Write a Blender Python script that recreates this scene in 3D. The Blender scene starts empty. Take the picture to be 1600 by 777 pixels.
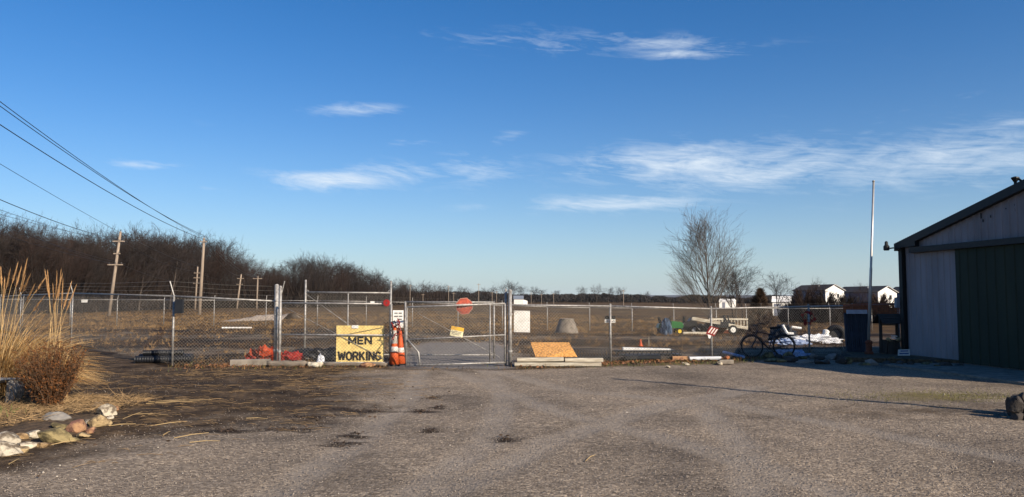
import bpy, math, random
import numpy as np
from mathutils import Vector, Matrix, noise as mnoise

random.seed(7)
RNG = np.random.default_rng(11)
R = math.radians
scene = bpy.context.scene
COL = scene.collection

# ------------------------------------------------------------------ camera
F = 1209.0            # focal length in photo pixels (photo is 1600 x 777)
CAMH = 1.75
PITCH = math.atan(77.5 / F)
cam_d = bpy.data.cameras.new("camera")
cam_d.sensor_width = 36.0
cam_d.lens = 36.0 * F / 1600.0
cam_d.clip_start = 0.1
cam_d.clip_end = 20000
cam = bpy.data.objects.new("camera", cam_d)
COL.objects.link(cam)
cam.location = (0, 0, CAMH)
cam.rotation_euler = (R(90) + PITCH, 0, 0)
scene.camera = cam

# ------------------------------------------------------------------ light
SUN_EL = R(27)
SUN_AZ = R(-44)       # angle from +X towards the sun
sun_dir = Vector((math.cos(SUN_EL) * math.cos(SUN_AZ), math.cos(SUN_EL) * math.sin(SUN_AZ), math.sin(SUN_EL)))
sd = bpy.data.lights.new("sun", 'SUN')
sd.energy = 5.0
sd.angle = R(0.53)
sd.color = (1.0, 0.87, 0.70)
sun = bpy.data.objects.new("sun", sd)
COL.objects.link(sun)
sun.rotation_euler = (-sun_dir).to_track_quat('-Z', 'Y').to_euler()
sun.location = (30, -30, 30)

scene.view_settings.view_transform = 'Standard'
scene.view_settings.look = 'None'
scene.view_settings.gamma = 1.0
scene.view_settings.use_curve_mapping = False
scene.view_settings.exposure = 0.62


def ray(px, py):
    dx = (px - 800.0) / F
    dy = (388.5 - py) / F
    c, s = math.cos(PITCH), math.sin(PITCH)
    return Vector((dx, c - s * dy, s + c * dy))


# ------------------------------------------------------------------ world
world = bpy.data.worlds.new("World")
scene.world = world
world.use_nodes = True
wt = world.node_tree
for n in list(wt.nodes):
    wt.nodes.remove(n)


def nd(tree, typ, **kw):
    n = tree.nodes.new(typ)
    for k, v in kw.items():
        setattr(n, k, v)
    return n


def mth(tree, op, a, b=None, c=None, clamp=False):
    n = tree.nodes.new('ShaderNodeMath')
    n.operation = op
    n.use_clamp = clamp
    for i, v in enumerate((a, b, c)):
        if v is None:
            continue
        if isinstance(v, (int, float)):
            n.inputs[i].default_value = v
        else:
            tree.links.new(v, n.inputs[i])
    return n.outputs[0]


w_out = nd(wt, 'ShaderNodeOutputWorld')
w_bg = nd(wt, 'ShaderNodeBackground')
w_bg.inputs['Strength'].default_value = 0.061
sky = nd(wt, 'ShaderNodeTexSky', sky_type='NISHITA')
sky.sun_disc = False
sky.sun_elevation = SUN_EL
sky.sun_rotation = R(90) - SUN_AZ
sky.altitude = 150
sky.air_density = 1.0
sky.dust_density = 0.75
sky.ozone_density = 2.5
hsv = nd(wt, 'ShaderNodeHueSaturation')
hsv.inputs['Saturation'].default_value = 1.22
hsv.inputs['Value'].default_value = 1.0
wb = nd(wt, 'ShaderNodeMix', data_type='RGBA', blend_type='MULTIPLY')   # the camera's cool white balance
wb.inputs['Factor'].default_value = 1.0
wb.inputs[7].default_value = (0.93, 1.09, 1.34, 1)
wt.links.new(sky.outputs[0], wb.inputs[6])
wt.links.new(wb.outputs[2], hsv.inputs['Color'])
hor = nd(wt, 'ShaderNodeMix', data_type='RGBA')     # pale air low over the horizon, the same all round
hor.inputs[7].default_value = (7.0, 8.2, 8.9, 1)
wt.links.new(hsv.outputs[0], hor.inputs[6])
tc = nd(wt, 'ShaderNodeTexCoord')
sep = nd(wt, 'ShaderNodeSeparateXYZ')
wt.links.new(tc.outputs['Generated'], sep.inputs[0])
az = mth(wt, 'ARCTAN2', sep.outputs[0], sep.outputs[1])
el = mth(wt, 'ARCSINE', sep.outputs[2])
wt.links.new(mth(wt, 'MULTIPLY', mth(wt, 'EXPONENT', mth(wt, 'DIVIDE', mth(wt, 'MAXIMUM', el, 0.0), -0.10)), 0.58), hor.inputs['Factor'])
# streaky cirrus: noise stretched along the horizon
comb = nd(wt, 'ShaderNodeCombineXYZ')
wt.links.new(mth(wt, 'MULTIPLY', az, 8.0), comb.inputs[0])
wt.links.new(mth(wt, 'ADD', mth(wt, 'MULTIPLY', el, 30.0), mth(wt, 'MULTIPLY', az, 1.5)), comb.inputs[1])
n1 = nd(wt, 'ShaderNodeTexNoise')
n1.inputs['Scale'].default_value = 1.5
n1.inputs['Detail'].default_value = 9
n1.inputs['Roughness'].default_value = 0.62
n1.inputs['Distortion'].default_value = 0.9
wt.links.new(comb.outputs[0], n1.inputs['Vector'])
n2 = nd(wt, 'ShaderNodeTexNoise')
n2.inputs['Scale'].default_value = 0.45
n2.inputs['Detail'].default_value = 4
wt.links.new(comb.outputs[0], n2.inputs['Vector'])
comb2 = nd(wt, 'ShaderNodeCombineXYZ')
wt.links.new(mth(wt, 'MULTIPLY', az, 9.0), comb2.inputs[0])
wt.links.new(mth(wt, 'ADD', mth(wt, 'MULTIPLY', el, 75.0), mth(wt, 'MULTIPLY', az, 9.0)), comb2.inputs[1])
n3 = nd(wt, 'ShaderNodeTexNoise')
n3.inputs['Scale'].default_value = 1.3
n3.inputs['Detail'].default_value = 8
n3.inputs['Roughness'].default_value = 0.7
n3.inputs['Distortion'].default_value = 1.6
wt.links.new(comb2.outputs[0], n3.inputs['Vector'])
fib = mth(wt, 'ADD', mth(wt, 'MULTIPLY', n1.outputs[0], 0.60), mth(wt, 'MULTIPLY', n3.outputs[0], 0.40))
# where the cirrus banks lie (px centre, half sizes, tilt, weight)
banks = [(1010, 66, 190, 15, 0.10, 0.80), (850, 70, 260, 18, 0.05, 0.55), (1070, 84, 110, 11, 0.06, 0.8), (557, 172, 85, 12, -0.06, 0.85), (520, 281, 150, 21, -0.06, 0.95),
         (630, 270, 90, 20, 0.05, 0.8), (735, 264, 85, 28, 0.0, 0.72), (1060, 255, 200, 36, -0.02, 1.0),
         (1190, 262, 200, 42, -0.06, 0.95), (960, 318, 165, 16, 0.0, 1.0), (1440, 250, 230, 40, -0.08, 0.85),
         (1560, 250, 120, 34, -0.10, 0.8), (228, 259, 75, 8, 0.0, 0.75), (1600, 190, 50, 7, 0.0, 0.8),
         (1300, 296, 140, 16, 0.0, 0.5), (640, 222, 60, 7, 0.0, 0.5), (790, 216, 40, 12, -0.3, 0.5),
         (740, 325, 60, 8, 0.0, 0.45), (300, 293, 60, 5, 0.0, 0.45), (1500, 160, 200, 14, -0.05, 0.30)]
acc = None
for (bx, by, hx, hy, tl, wgt) in banks:
    d0 = ray(bx, by).normalized()
    a0 = math.atan2(d0.x, d0.y)
    e0 = math.asin(d0.z)
    sx, sy = hx / F * 0.93, hy / F
    da = mth(wt, 'SUBTRACT', az, a0)
    de = mth(wt, 'ADD', mth(wt, 'SUBTRACT', el, e0), mth(wt, 'MULTIPLY', da, tl))
    q = mth(wt, 'ADD', mth(wt, 'POWER', mth(wt, 'ABSOLUTE', mth(wt, 'DIVIDE', da, sx)), 2.0),
            mth(wt, 'POWER', mth(wt, 'ABSOLUTE', mth(wt, 'DIVIDE', de, sy)), 2.0))
    g = mth(wt, 'MULTIPLY', mth(wt, 'EXPONENT', mth(wt, 'MULTIPLY', q, -0.9)), wgt)
    acc = g if acc is None else mth(wt, 'MAXIMUM', acc, g)
# the same thin cirrus goes on behind and beside the frame
gen = mth(wt, 'MULTIPLY', mth(wt, 'SUBTRACT', n2.outputs[0], 0.50, clamp=True), 1.6)
acc = mth(wt, 'MAXIMUM', acc, mth(wt, 'MULTIPLY', gen, 0.55))
thr = mth(wt, 'SUBTRACT', 0.60, mth(wt, 'MULTIPLY', acc, 0.30))
cl = mth(wt, 'MULTIPLY', mth(wt, 'SUBTRACT', fib, thr, clamp=True), 3.0, clamp=True)
cl = mth(wt, 'MULTIPLY', cl, mth(wt, 'MULTIPLY', acc, 1.0, clamp=True))
cmix = nd(wt, 'ShaderNodeMix', data_type='RGBA')
wt.links.new(cl, cmix.inputs['Factor'])
wt.links.new(hor.outputs[2], cmix.inputs[6])
cmix.inputs[7].default_value = (8.6, 9.6, 10.6, 1)
wt.links.new(cmix.outputs[2], w_bg.inputs['Color'])
wt.links.new(w_bg.outputs[0], w_out.inputs['Surface'])


# ------------------------------------------------------------------ terrain
def sstep(a, b, x):
    t = np.clip((x - a) / (b - a), 0, 1)
    return t * t * (3 - 2 * t)


def gz(x, y):
    x = np.asarray(x, float)
    y = np.asarray(y, float)
    drop = np.clip((y - 28) / 24.0, 0, 1) * (0.15 + 0.35 * sstep(-12, 8, x))
    far = np.clip((y - 52) / 230.0, 0, 1) * 1.15
    return -(drop + far)


def gzf(x, y):
    return float(gz(x, y))


def G(px, py):
    """where the ray through a photo pixel meets the ground"""
    r = ray(px, py)
    t = CAMH / max(1e-6, -r.z) if r.z < 0 else 400
    for _ in range(30):
        p = Vector((0, 0, CAMH)) + r * t
        z = gzf(p.x, p.y)
        if r.z >= 0:
            break
        t = (z - CAMH) / r.z
    p = Vector((0, 0, CAMH)) + r * t
    return Vector((p.x, p.y, gzf(p.x, p.y)))


def A(px, py, Y):
    """the point on the ray through a pixel at depth Y"""
    r = ray(px, py)
    return Vector((0, 0, CAMH)) + r * (Y / r.y)


def XY(px, Y):
    """ground point at depth Y under image column px"""
    x = (px - 800.0) / F * Y
    return Vector((x, Y, gzf(x, Y)))


def vnoise(x, y, seed=0):
    """vectorised value noise"""
    xi = np.floor(x).astype(np.int64)
    yi = np.floor(y).astype(np.int64)
    xf = x - xi
    yf = y - yi

    def h(a, b):
        n = (a * 374761393 + b * 668265263 + seed * 1274126177) & 0x7fffffff
        n = ((n ^ (n >> 13)) * 1274126177) & 0x7fffffff
        return ((n ^ (n >> 16)) & 0xffff) / 65535.0
    u = xf * xf * (3 - 2 * xf)
    v = yf * yf * (3 - 2 * yf)
    return (h(xi, yi) * (1 - u) + h(xi + 1, yi) * u) * (1 - v) + (h(xi, yi + 1) * (1 - u) + h(xi + 1, yi + 1) * u) * v


def fbm(x, y, s, o=4, seed=0):
    r = 0
    a = 0.5
    for i in range(o):
        r = r + a * vnoise(x * s, y * s, seed + i)
        s *= 2.03
        a *= 0.5
    return r


# ------------------------------------------------------------------ materials
MATS = {}


def mat(name, col, rough=0.8, metal=0.0, var=0.25, vscale=6.0, bump=0.0, bscale=40.0, col2=None, spec=0.3, stretch=None, detail=5.0, thr=None, transl=False):
    if name in MATS:
        return MATS[name]
    m = bpy.data.materials.new(name)
    m.use_nodes = True
    t = m.node_tree
    b = t.nodes['Principled BSDF']
    b.inputs['Roughness'].default_value = rough
    b.inputs['Metallic'].default_value = metal
    b.inputs['Specular IOR Level'].default_value = spec
    c1 = tuple(col)
    c2 = tuple(col2) if col2 else tuple(max(0, c * (1 - var)) for c in col)
    tcx = nd(t, 'ShaderNodeTexCoord')
    mp = nd(t, 'ShaderNodeMapping')
    if stretch:
        mp.inputs['Scale'].default_value = stretch
    t.links.new(tcx.outputs['Object'], mp.inputs['Vector'])
    nz = nd(t, 'ShaderNodeTexNoise')
    nz.inputs['Scale'].default_value = vscale
    nz.inputs['Detail'].default_value = detail
    nz.inputs['Roughness'].default_value = 0.6
    t.links.new(mp.outputs[0], nz.inputs['Vector'])
    cr = nd(t, 'ShaderNodeValToRGB')
    lo, hi = thr if thr else (0.35, 0.65)
    cr.color_ramp.elements[0].position = lo
    cr.color_ramp.elements[1].position = hi
    cr.color_ramp.elements[0].color = (*c2, 1)
    cr.color_ramp.elements[1].color = (*c1, 1)
    t.links.new(nz.outputs[0], cr.inputs[0])
    # each individual differs a little
    oi = nd(t, 'ShaderNodeObjectInfo')
    hv = nd(t, 'ShaderNodeHueSaturation')
    t.links.new(mth(t, 'ADD', 0.86, mth(t, 'MULTIPLY', oi.outputs['Random'], 0.28)), hv.inputs['Value'])
    t.links.new(cr.outputs[0], hv.inputs['Color'])
    t.links.new(hv.outputs[0], b.inputs['Base Color'])
    if bump > 0:
        nb = nd(t, 'ShaderNodeTexNoise')
        nb.inputs['Scale'].default_value = bscale
        nb.inputs['Detail'].default_value = 4
        t.links.new(mp.outputs[0], nb.inputs['Vector'])
        bp = nd(t, 'ShaderNodeBump')
        bp.inputs['Strength'].default_value = bump
        bp.inputs['Distance'].default_value = 0.02
        t.links.new(nb.outputs[0], bp.inputs['Height'])
        t.links.new(bp.outputs[0], b.inputs['Normal'])
    MATS[name] = m
    return m


galv = mat('galvanised_steel', (0.40, 0.385, 0.36), 0.55, 0.4, 0.35, 14, col2=(0.20, 0.185, 0.17))
wire_m = mat('chain_link_wire', (0.25, 0.23, 0.20), 0.6, 0.2, 0.3, 3)
dullsteel = mat('dark_steel', (0.10, 0.095, 0.09), 0.6, 0.3, 0.4, 8)
black = mat('black_rubber', (0.012, 0.012, 0.013), 0.7, 0, 0.3, 12)
blackp = mat('black_plastic', (0.016, 0.017, 0.02), 0.42, 0, 0.3, 6, bump=0.3, bscale=25)
barkm = mat('bark', (0.085, 0.067, 0.055), 0.9, 0, 0.4, 14, bump=0.4, bscale=30, stretch=(1, 1, 0.2))
twigm = mat('twigs', (0.032, 0.024, 0.021), 0.9, 0, 0.4, 0.5)
twigred = mat('reddish_twigs', (0.042, 0.025, 0.019), 0.9, 0, 0.4, 0.4)
twigfar = mat('far_twigs', (0.035, 0.031, 0.030), 0.95, 0, 0.5, 0.1)
polew = mat('weathered_pole_wood', (0.34, 0.265, 0.20), 0.85, 0, 0.35, 6, bump=0.3, bscale=20, stretch=(1, 1, 0.08))
cablem = mat('cable', (0.03, 0.032, 0.036), 0.6, 0, 0.2, 1)
white = mat('white_paint', (0.78, 0.77, 0.73), 0.55, 0, 0.12, 5, col2=(0.62, 0.59, 0.53))
whitew = mat('weathered_white_board', (0.58, 0.53, 0.42), 0.7, 0, 0.3, 5, col2=(0.24, 0.19, 0.13), stretch=(0.4, 4, 4))
concrete = mat('concrete', (0.24, 0.205, 0.165), 0.9, 0, 0.25, 4, bump=0.4, bscale=40, col2=(0.12, 0.10, 0.08))
orange = mat('orange_plastic', (0.66, 0.115, 0.026), 0.6, 0, 0.3, 9, col2=(0.38, 0.06, 0.02))
orangef = mat('orange_net', (0.62, 0.085, 0.02), 0.7, 0, 0.4, 12, col2=(0.20, 0.026, 0.01))
redf = mat('red_net', (0.36, 0.025, 0.018), 0.6, 0, 0.4, 12)
coneband = mat('cone_band', (0.66, 0.62, 0.56), 0.5, 0, 0.1, 12, col2=(0.34, 0.29, 0.24))
signy = mat('sign_yellow', (0.80, 0.60, 0.22), 0.55, 0, 0.1, 6, col2=(0.58, 0.40, 0.13), thr=(.30, .58))
signorange = mat('sign_orange', (0.50, 0.10, 0.055), 0.6, 0, 0.2, 7, col2=(0.17, 0.04, 0.03))
redm = mat('sign_red', (0.27, 0.018, 0.016), 0.5, 0, 0.3, 9)
ink = mat('black_ink', (0.012, 0.012, 0.013), 0.6, 0, 0.1, 5)
inkf = mat('faded_ink', (0.16, 0.15, 0.15), 0.7, 0, 0.3, 20)
palered = mat('faded_letter', (0.42, 0.22, 0.17), 0.6, 0, 0.2, 9)
osb = mat('strand_board', (0.72, 0.37, 0.11), 0.75, 0, 0.4, 22, col2=(0.26, 0.11, 0.028), stretch=(1, 2.2, 2.2), thr=(0.40, 0.58))
oldwood = mat('old_grey_wood', (0.20, 0.165, 0.13), 0.9, 0, 0.45, 9, bump=0.4, bscale=30, stretch=(0.3, 3, 3))
darkwood = mat('dark_wood', (0.06, 0.047, 0.038), 0.85, 0, 0.4, 9, bump=0.4, bscale=30, stretch=(3, 3, 0.3))
barnwhite = mat('barn_white_metal', (0.25, 0.235, 0.25), 0.6, 0, 0.16, 1.5, col2=(0.18, 0.165, 0.17), stretch=(1, 1, 0.25))
barngreen = mat('barn_green_metal', (0.020, 0.030, 0.018), 0.7, 0, 0.3, 1.5, col2=(0.013, 0.021, 0.013), stretch=(1, 1, 0.25))
barntrim = mat('barn_dark_trim', (0.016, 0.017, 0.016), 0.5, 0, 0.25, 4)
rustm = mat('rust', (0.20, 0.06, 0.03), 0.85, 0, 0.5, 12)
tgreen = mat('tractor_green', (0.02, 0.12, 0.03), 0.4, 0, 0.2, 5)
tyellow = mat('wheel_yellow', (0.75, 0.52, 0.04), 0.5, 0, 0.2, 8)
tarpblue = mat('blue_tarp', (0.022, 0.055, 0.11), 0.5, 0, 0.3, 6, bump=0.5, bscale=12)
tarpwhite = mat('white_tarp', (0.70, 0.71, 0.74), 0.5, 0, 0.25, 5, bump=0.7, bscale=9)
tarpbluew = mat('pale_blue_tarp', (0.46, 0.55, 0.72), 0.5, 0, 0.5, 7, bump=0.7, bscale=9, col2=(0.14, 0.2, 0.36))
straw = mat('straw', (0.46, 0.255, 0.085), 0.8, 0, 0.35, 3)
strawl = mat('litter_straw', (0.30, 0.195, 0.095), 0.9, 0, 0.5, 3)
strawp = mat('pale_straw', (0.52, 0.35, 0.16), 0.8, 0, 0.3, 3)
plume = mat('grass_plume', (0.50, 0.29, 0.13), 0.9, 0, 0.3, 12)
shrubm = mat('rust_shrub_leaf', (0.22, 0.080, 0.018), 0.8, 0, 0.6, 7, col2=(0.075, 0.030, 0.010))
leafm = mat('dead_leaves', (0.24, 0.11, 0.05), 0.9, 0, 0.6, 9, col2=(0.10, 0.05, 0.028))
leafdark = mat('dark_leaf_litter', (0.075, 0.048, 0.032), 0.9, 0, 0.6, 5)
drygrass = mat('dry_grass', (0.24, 0.138, 0.052), 0.9, 0, 0.5, 0.8, col2=(0.045, 0.024, 0.010))
greengrass = mat('green_grass', (0.11, 0.13, 0.035), 0.9, 0, 0.5, 4)
pebm = mat('pebbles', (0.36, 0.30, 0.245), 0.9, 0, 0.4, 7, col2=(0.17, 0.14, 0.115))
pebw = mat('white_pebbles', (0.52, 0.46, 0.38), 0.85, 0, 0.2, 9)
cedarm = mat('cedar_foliage', (0.085, 0.05, 0.027), 0.9, 0, 0.5, 2)
brushm = mat('brush', (0.027, 0.018, 0.014), 0.95, 0, 0.5, 0.3)
shade_grey = mat('house_siding_shade_grey', (0.17, 0.18, 0.22), 0.7, 0, 0.15, 1)  # grey with the shade of the long house walls in its colour
sidingw = mat('house_siding_white', (0.78, 0.75, 0.70), 0.7, 0, 0.1, 1)
shing = mat('shingles', (0.075, 0.058, 0.05), 0.9, 0, 0.3, 5)
shingb = mat('dark_shingles', (0.045, 0.045, 0.05), 0.9, 0, 0.3, 5)
roofgrey = mat('grey_metal_roof', (0.25, 0.28, 0.32), 0.5, 0.2, 0.2, 3)
glassm = mat('window_glass', (0.02, 0.025, 0.03), 0.1, 0, 0.1, 3, spec=0.6)
netbrown = mat('rusty_orange_net', (0.40, 0.11, 0.04), 0.8, 0, 0.4, 10)
hillm = mat('hill', (0.10, 0.11, 0.13), 0.95, 0, 0.4, 0.004)


def ground_material():
    m = bpy.data.materials.new('ground')
    m.use_nodes = True
    t = m.node_tree
    L = t.links.new
    b = t.nodes['Principled BSDF']
    b.inputs['Roughness'].default_value = 0.95
    b.inputs['Specular IOR Level'].default_value = 0.15
    tcx = nd(t, 'ShaderNodeTexCoord')
    P = tcx.outputs['Object']

    def noise(s, d=5, r=0.6, stretch=None):
        n = nd(t, 'ShaderNodeTexNoise')
        n.inputs['Scale'].default_value = s
        n.inputs['Detail'].default_value = d
        n.inputs['Roughness'].default_value = r
        if stretch:
            mp = nd(t, 'ShaderNodeMapping')
            mp.inputs['Scale'].default_value = stretch
            L(P, mp.inputs['Vector'])
            L(mp.outputs[0], n.inputs['Vector'])
        else:
            L(P, n.inputs['Vector'])
        return n.outputs[0]

    def ramp(f, *stops):
        r = nd(t, 'ShaderNodeValToRGB')
        while len(r.color_ramp.elements) < len(stops):
            r.color_ramp.elements.new(0.5)
        for e, (p, c) in zip(r.color_ramp.elements, stops):
            e.position = p
            e.color = (*c, 1)
        L(f, r.inputs[0])
        return r.outputs[0]

    def mix(f, a, c):
        n = nd(t, 'ShaderNodeMix', data_type='RGBA')
        if isinstance(f, float):
            n.inputs['Factor'].default_value = f
        else:
            L(f, n.inputs['Factor'])
        for s, v in ((6, a), (7, c)):
            if isinstance(v, tuple):
                n.inputs[s].default_value = (*v, 1)
            else:
                L(v, n.inputs[s])
        return n.outputs[2]
    at1 = nd(t, 'ShaderNodeAttribute', attribute_name='zone')
    at2 = nd(t, 'ShaderNodeAttribute', attribute_name='zone2')
    s1 = nd(t, 'ShaderNodeSeparateColor')
    s2 = nd(t, 'ShaderNodeSeparateColor')
    L(at1.outputs['Color'], s1.inputs[0])
    L(at2.outputs['Color'], s2.inputs[0])
    # gravel: stones of mixed colour in grey-tan grit
    vo = nd(t, 'ShaderNodeTexVoronoi')
    vo.inputs['Scale'].default_value = 34
    vo.inputs['Randomness'].default_value = 1
    L(P, vo.inputs['Vector'])
    sepc = nd(t, 'ShaderNodeSeparateColor')
    L(vo.outputs['Color'], sepc.inputs[0])
    grit = ramp(sepc.outputs[0], (0.0, (0.10, 0.080, 0.062)), (0.3, (0.185, 0.150, 0.117)), (0.75, (0.285, 0.235, 0.182)), (1.0, (0.48, 0.40, 0.31)))
    tone = ramp(noise(0.42, 7, 0.68), (0.36, (0.42, 0.40, 0.39)), (0.49, (0.86, 0.83, 0.79)), (0.62, (1.12, 1.07, 1.0)))
    mm = nd(t, 'ShaderNodeMix', data_type='RGBA', blend_type='MULTIPLY')
    mm.inputs['Factor'].default_value = 1
    L(grit, mm.inputs[6])
    L(tone, mm.inputs[7])
    gravel = mm.outputs[2]
    gravel = mix(mth(t, 'MULTIPLY', noise(3.1, 6), 0.45), gravel, (0.21, 0.172, 0.134))
    # worn wheel tracks: paler fines
    gravel = mix(mth(t, 'MULTIPLY', mth(t, 'MULTIPLY', s2.outputs[2], noise(1.1, 5)), 1.15, clamp=True), gravel, ramp(noise(22, 5), (.35, (0.22, 0.185, 0.15)), (.65, (0.33, 0.285, 0.235))))
    litter = ramp(noise(1.7, 10, 0.78), (0.38, (0.018, 0.011, 0.006)), (0.52, (0.062, 0.040, 0.022)), (0.66, (0.18, 0.120, 0.066)))
    soil = ramp(noise(0.55, 11, 0.78, (1.0, .75, 1)), (0.40, (0.005, 0.0025, 0.001)), (0.52, (0.020, 0.010, 0.004)), (0.64, (0.085, 0.045, 0.018)))
    fmx = mth(t, 'ADD', mth(t, 'MULTIPLY', noise(.5, 10, 0.76, (1.0, .7, 1)), .55), mth(t, 'MULTIPLY', noise(.07, 10, 0.76, (.8, 1.0, 1)), .45))
    fieldc = ramp(fmx, (0.40, (0.014, 0.007, 0.0025)), (0.50, (0.062, 0.034, 0.012)), (0.59, (0.19, 0.112, 0.042)))
    moss = ramp(noise(7.0, 6, 0.7), (0.36, (0.085, 0.068, 0.028)), (0.6, (0.16, 0.125, 0.04)))
    brk = noise(0.8, 10, 0.75)

    def breakup(v, k=1.5):
        return mth(t, 'MULTIPLY', mth(t, 'SUBTRACT', mth(t, 'ADD', v, mth(t, 'MULTIPLY', brk, k)), k * 0.5 + 0.28), 2.2, clamp=True)
    c = mix(breakup(s1.outputs[0]), gravel, litter)
    c = mix(breakup(s2.outputs[1]), c, soil)
    c = mix(breakup(s1.outputs[2], 1.1), c, fieldc)
    c = mix(mth(t, 'MULTIPLY', breakup(s1.outputs[1]), 0.8), c, moss)
    c = mix(mth(t, 'MULTIPLY', breakup(s2.outputs[0], 0.8), 0.9), c, ramp(noise(9, 5), (0.35, (0.12, 0.11, 0.105)), (0.65, (0.22, 0.205, 0.195))))
    at3 = nd(t, 'ShaderNodeAttribute', attribute_name='zone3')
    c = mix(mth(t, 'MULTIPLY', at3.outputs['Fac'], mth(t, 'MULTIPLY', noise(6, 7, .75), 2.5, clamp=True)), c, ramp(noise(16, 6, .7), (.4, (.016, .011, .008)), (.62, (.055, .038, .026))))
    L(c, b.inputs['Base Color'])
    bp = nd(t, 'ShaderNodeBump')
    bp.inputs['Strength'].default_value = 0.85
    bp.inputs['Distance'].default_value = 0.02
    hgt = mth(t, 'ADD', mth(t, 'MULTIPLY', mth(t, 'SUBTRACT', 1.0, vo.outputs['Distance']), 0.55), mth(t, 'MULTIPLY', noise(14, 6, 0.7), 1.4))
    L(hgt, bp.inputs['Height'])
    L(bp.outputs[0], b.inputs['Normal'])
    return m


# ------------------------------------------------------------------ mesh helpers
def V(*a):
    return Vector(a)


class MB:
    def __init__(self):
        self.v = []
        self.f = []

    def add(self, vs, fs):
        o = len(self.v)
        self.v.extend([tuple(p) for p in vs])
        self.f.extend([tuple(i + o for i in f) for f in fs])
        return self

    def box(self, c, s, rot=None, bev=0.0):
        hx, hy, hz = s[0] / 2, s[1] / 2, s[2] / 2
        vs = [V(x, y, z) for z in (-hz, hz) for y in (-hy, hy) for x in (-hx, hx)]
        if rot is not None:
            vs = [rot @ p for p in vs]
        c = Vector(c)
        return self.add([p + c for p in vs], [(0, 2, 3, 1), (4, 5, 7, 6), (0, 1, 5, 4), (2, 6, 7, 3), (0, 4, 6, 2), (1, 3, 7, 5)])

    def hexa(self, b4, t4):
        """bottom ring (ccw from above) and top ring"""
        vs = list(b4) + list(t4)
        n = len(b4)
        fs = [tuple(reversed(range(n))), tuple(range(n, 2 * n))]
        for i in range(n):
            j = (i + 1) % n
            fs.append((i, j, n + j, n + i))
        return self.add(vs, fs)

    def tube(self, p0, p1, r0, r1=None, n=8, caps=True):
        return self.path([p0, p1], [r0, r0 if r1 is None else r1], n, caps)

    def path(self, pts, rs, n=8, caps=True):
        pts = [Vector(p) for p in pts]
        if not isinstance(rs, (list, tuple)):
            rs = [rs] * len(pts)
        vs = []
        d0 = (pts[1] - pts[0]).normalized()
        up = V(0, 0, 1) if abs(d0.z) < 0.9 else V(1, 0, 0)
        u = d0.cross(up).normalized()
        for i, p in enumerate(pts):
            if i == 0:
                d = pts[1] - pts[0]
            elif i == len(pts) - 1:
                d = pts[-1] - pts[-2]
            else:
                d = pts[i + 1] - pts[i - 1]
            d.normalize()
            u = (u - d * u.dot(d))
            if u.length < 1e-6:
                u = d.orthogonal()
            u.normalize()
            w = d.cross(u)
            for k in range(n):
                a = 2 * math.pi * k / n
                vs.append(p + (u * math.cos(a) + w * math.sin(a)) * rs[i])
        fs = []
        for i in range(len(pts) - 1):
            for k in range(n):
                k2 = (k + 1) % n
                fs.append((i * n + k, i * n + k2, (i + 1) * n + k2, (i + 1) * n + k))
        if caps:
            fs.append(tuple(reversed(range(n))))
            fs.append(tuple(range((len(pts) - 1) * n, len(pts) * n)))
        return self.add(vs, fs)

    def lathe(self, c, prof, n=16, axis=None, caps=True):
        """prof: list of (r, h) along the axis"""
        q = Matrix.Identity(3) if axis is None else Vector(axis).to_track_quat('Z', 'Y').to_matrix()
        c = Vector(c)
        vs = []
        for (r, h) in prof:
            for k in range(n):
                a = 2 * math.pi * k / n
                vs.append(c + q @ V(r * math.cos(a), r * math.sin(a), h))
        fs = []
        for i in range(len(prof) - 1):
            for k in range(n):
                k2 = (k + 1) % n
                fs.append((i * n + k, i * n + k2, (i + 1) * n + k2, (i + 1) * n + k))
        if caps:
            fs.append(tuple(reversed(range(n))))
            fs.append(tuple(range((len(prof) - 1) * n, len(prof) * n)))
        return self.add(vs, fs)

    def torus(self, c, Rr, r, axis, n=24, m=8):
        q = Vector(axis).to_track_quat('Z', 'Y').to_matrix()
        c = Vector(c)
        vs = []
        for i in range(n):
            a = 2 * math.pi * i / n
            for k in range(m):
                b = 2 * math.pi * k / m
                rr = Rr + r * math.cos(b)
                vs.append(c + q @ V(rr * math.cos(a), rr * math.sin(a), r * math.sin(b)))
        fs = []
        for i in range(n):
            for k in range(m):
                fs.append((i * m + k, ((i + 1) % n) * m + k, ((i + 1) % n) * m + (k + 1) % m, i * m + (k + 1) % m))
        return self.add(vs, fs)

    def build(self, name, m, parent=None, smooth=False, loc=None):
        o0 = Vector(parent_loc(parent)) if parent is not None else (Vector(loc) if loc is not None else V(0, 0, 0))
        me = bpy.data.meshes.new(name)
        me.from_pydata([(p[0] - o0.x, p[1] - o0.y, p[2] - o0.z) for p in self.v], [], self.f)
        me.materials.append(m)
        if smooth:
            me.polygons.foreach_set('use_smooth', [True] * len(me.polygons))
        me.update()
        o = bpy.data.objects.new(name, me)
        COL.objects.link(o)
        if parent is not None:
            o.parent = parent
        else:
            o.location = o0
        return o


def parent_loc(o):
    p = Vector(o.location)
    while o.parent is not None:
        o = o.parent
        p = p + Vector(o.location)
    return p


def tag(o, label=None, cat=None, group=None, kind=None):
    if label:
        o['label'] = label
    if cat:
        o['category'] = cat
    if group:
        o['group'] = group
    if kind:
        o['kind'] = kind
    return o


def thing(name, label, cat, loc, group=None):
    o = bpy.data.objects.new(name, None)
    COL.objects.link(o)
    o.location = loc
    o.empty_display_size = 0.2
    return tag(o, label, cat, group)


def copy_tree(o, parent=None):
    c = o.copy()
    COL.objects.link(c)
    c.parent = parent
    for ch in list(o.children):
        copy_tree(ch, c)
    return c


def rotz(a):
    return Matrix.Rotation(a, 3, 'Z')


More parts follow.
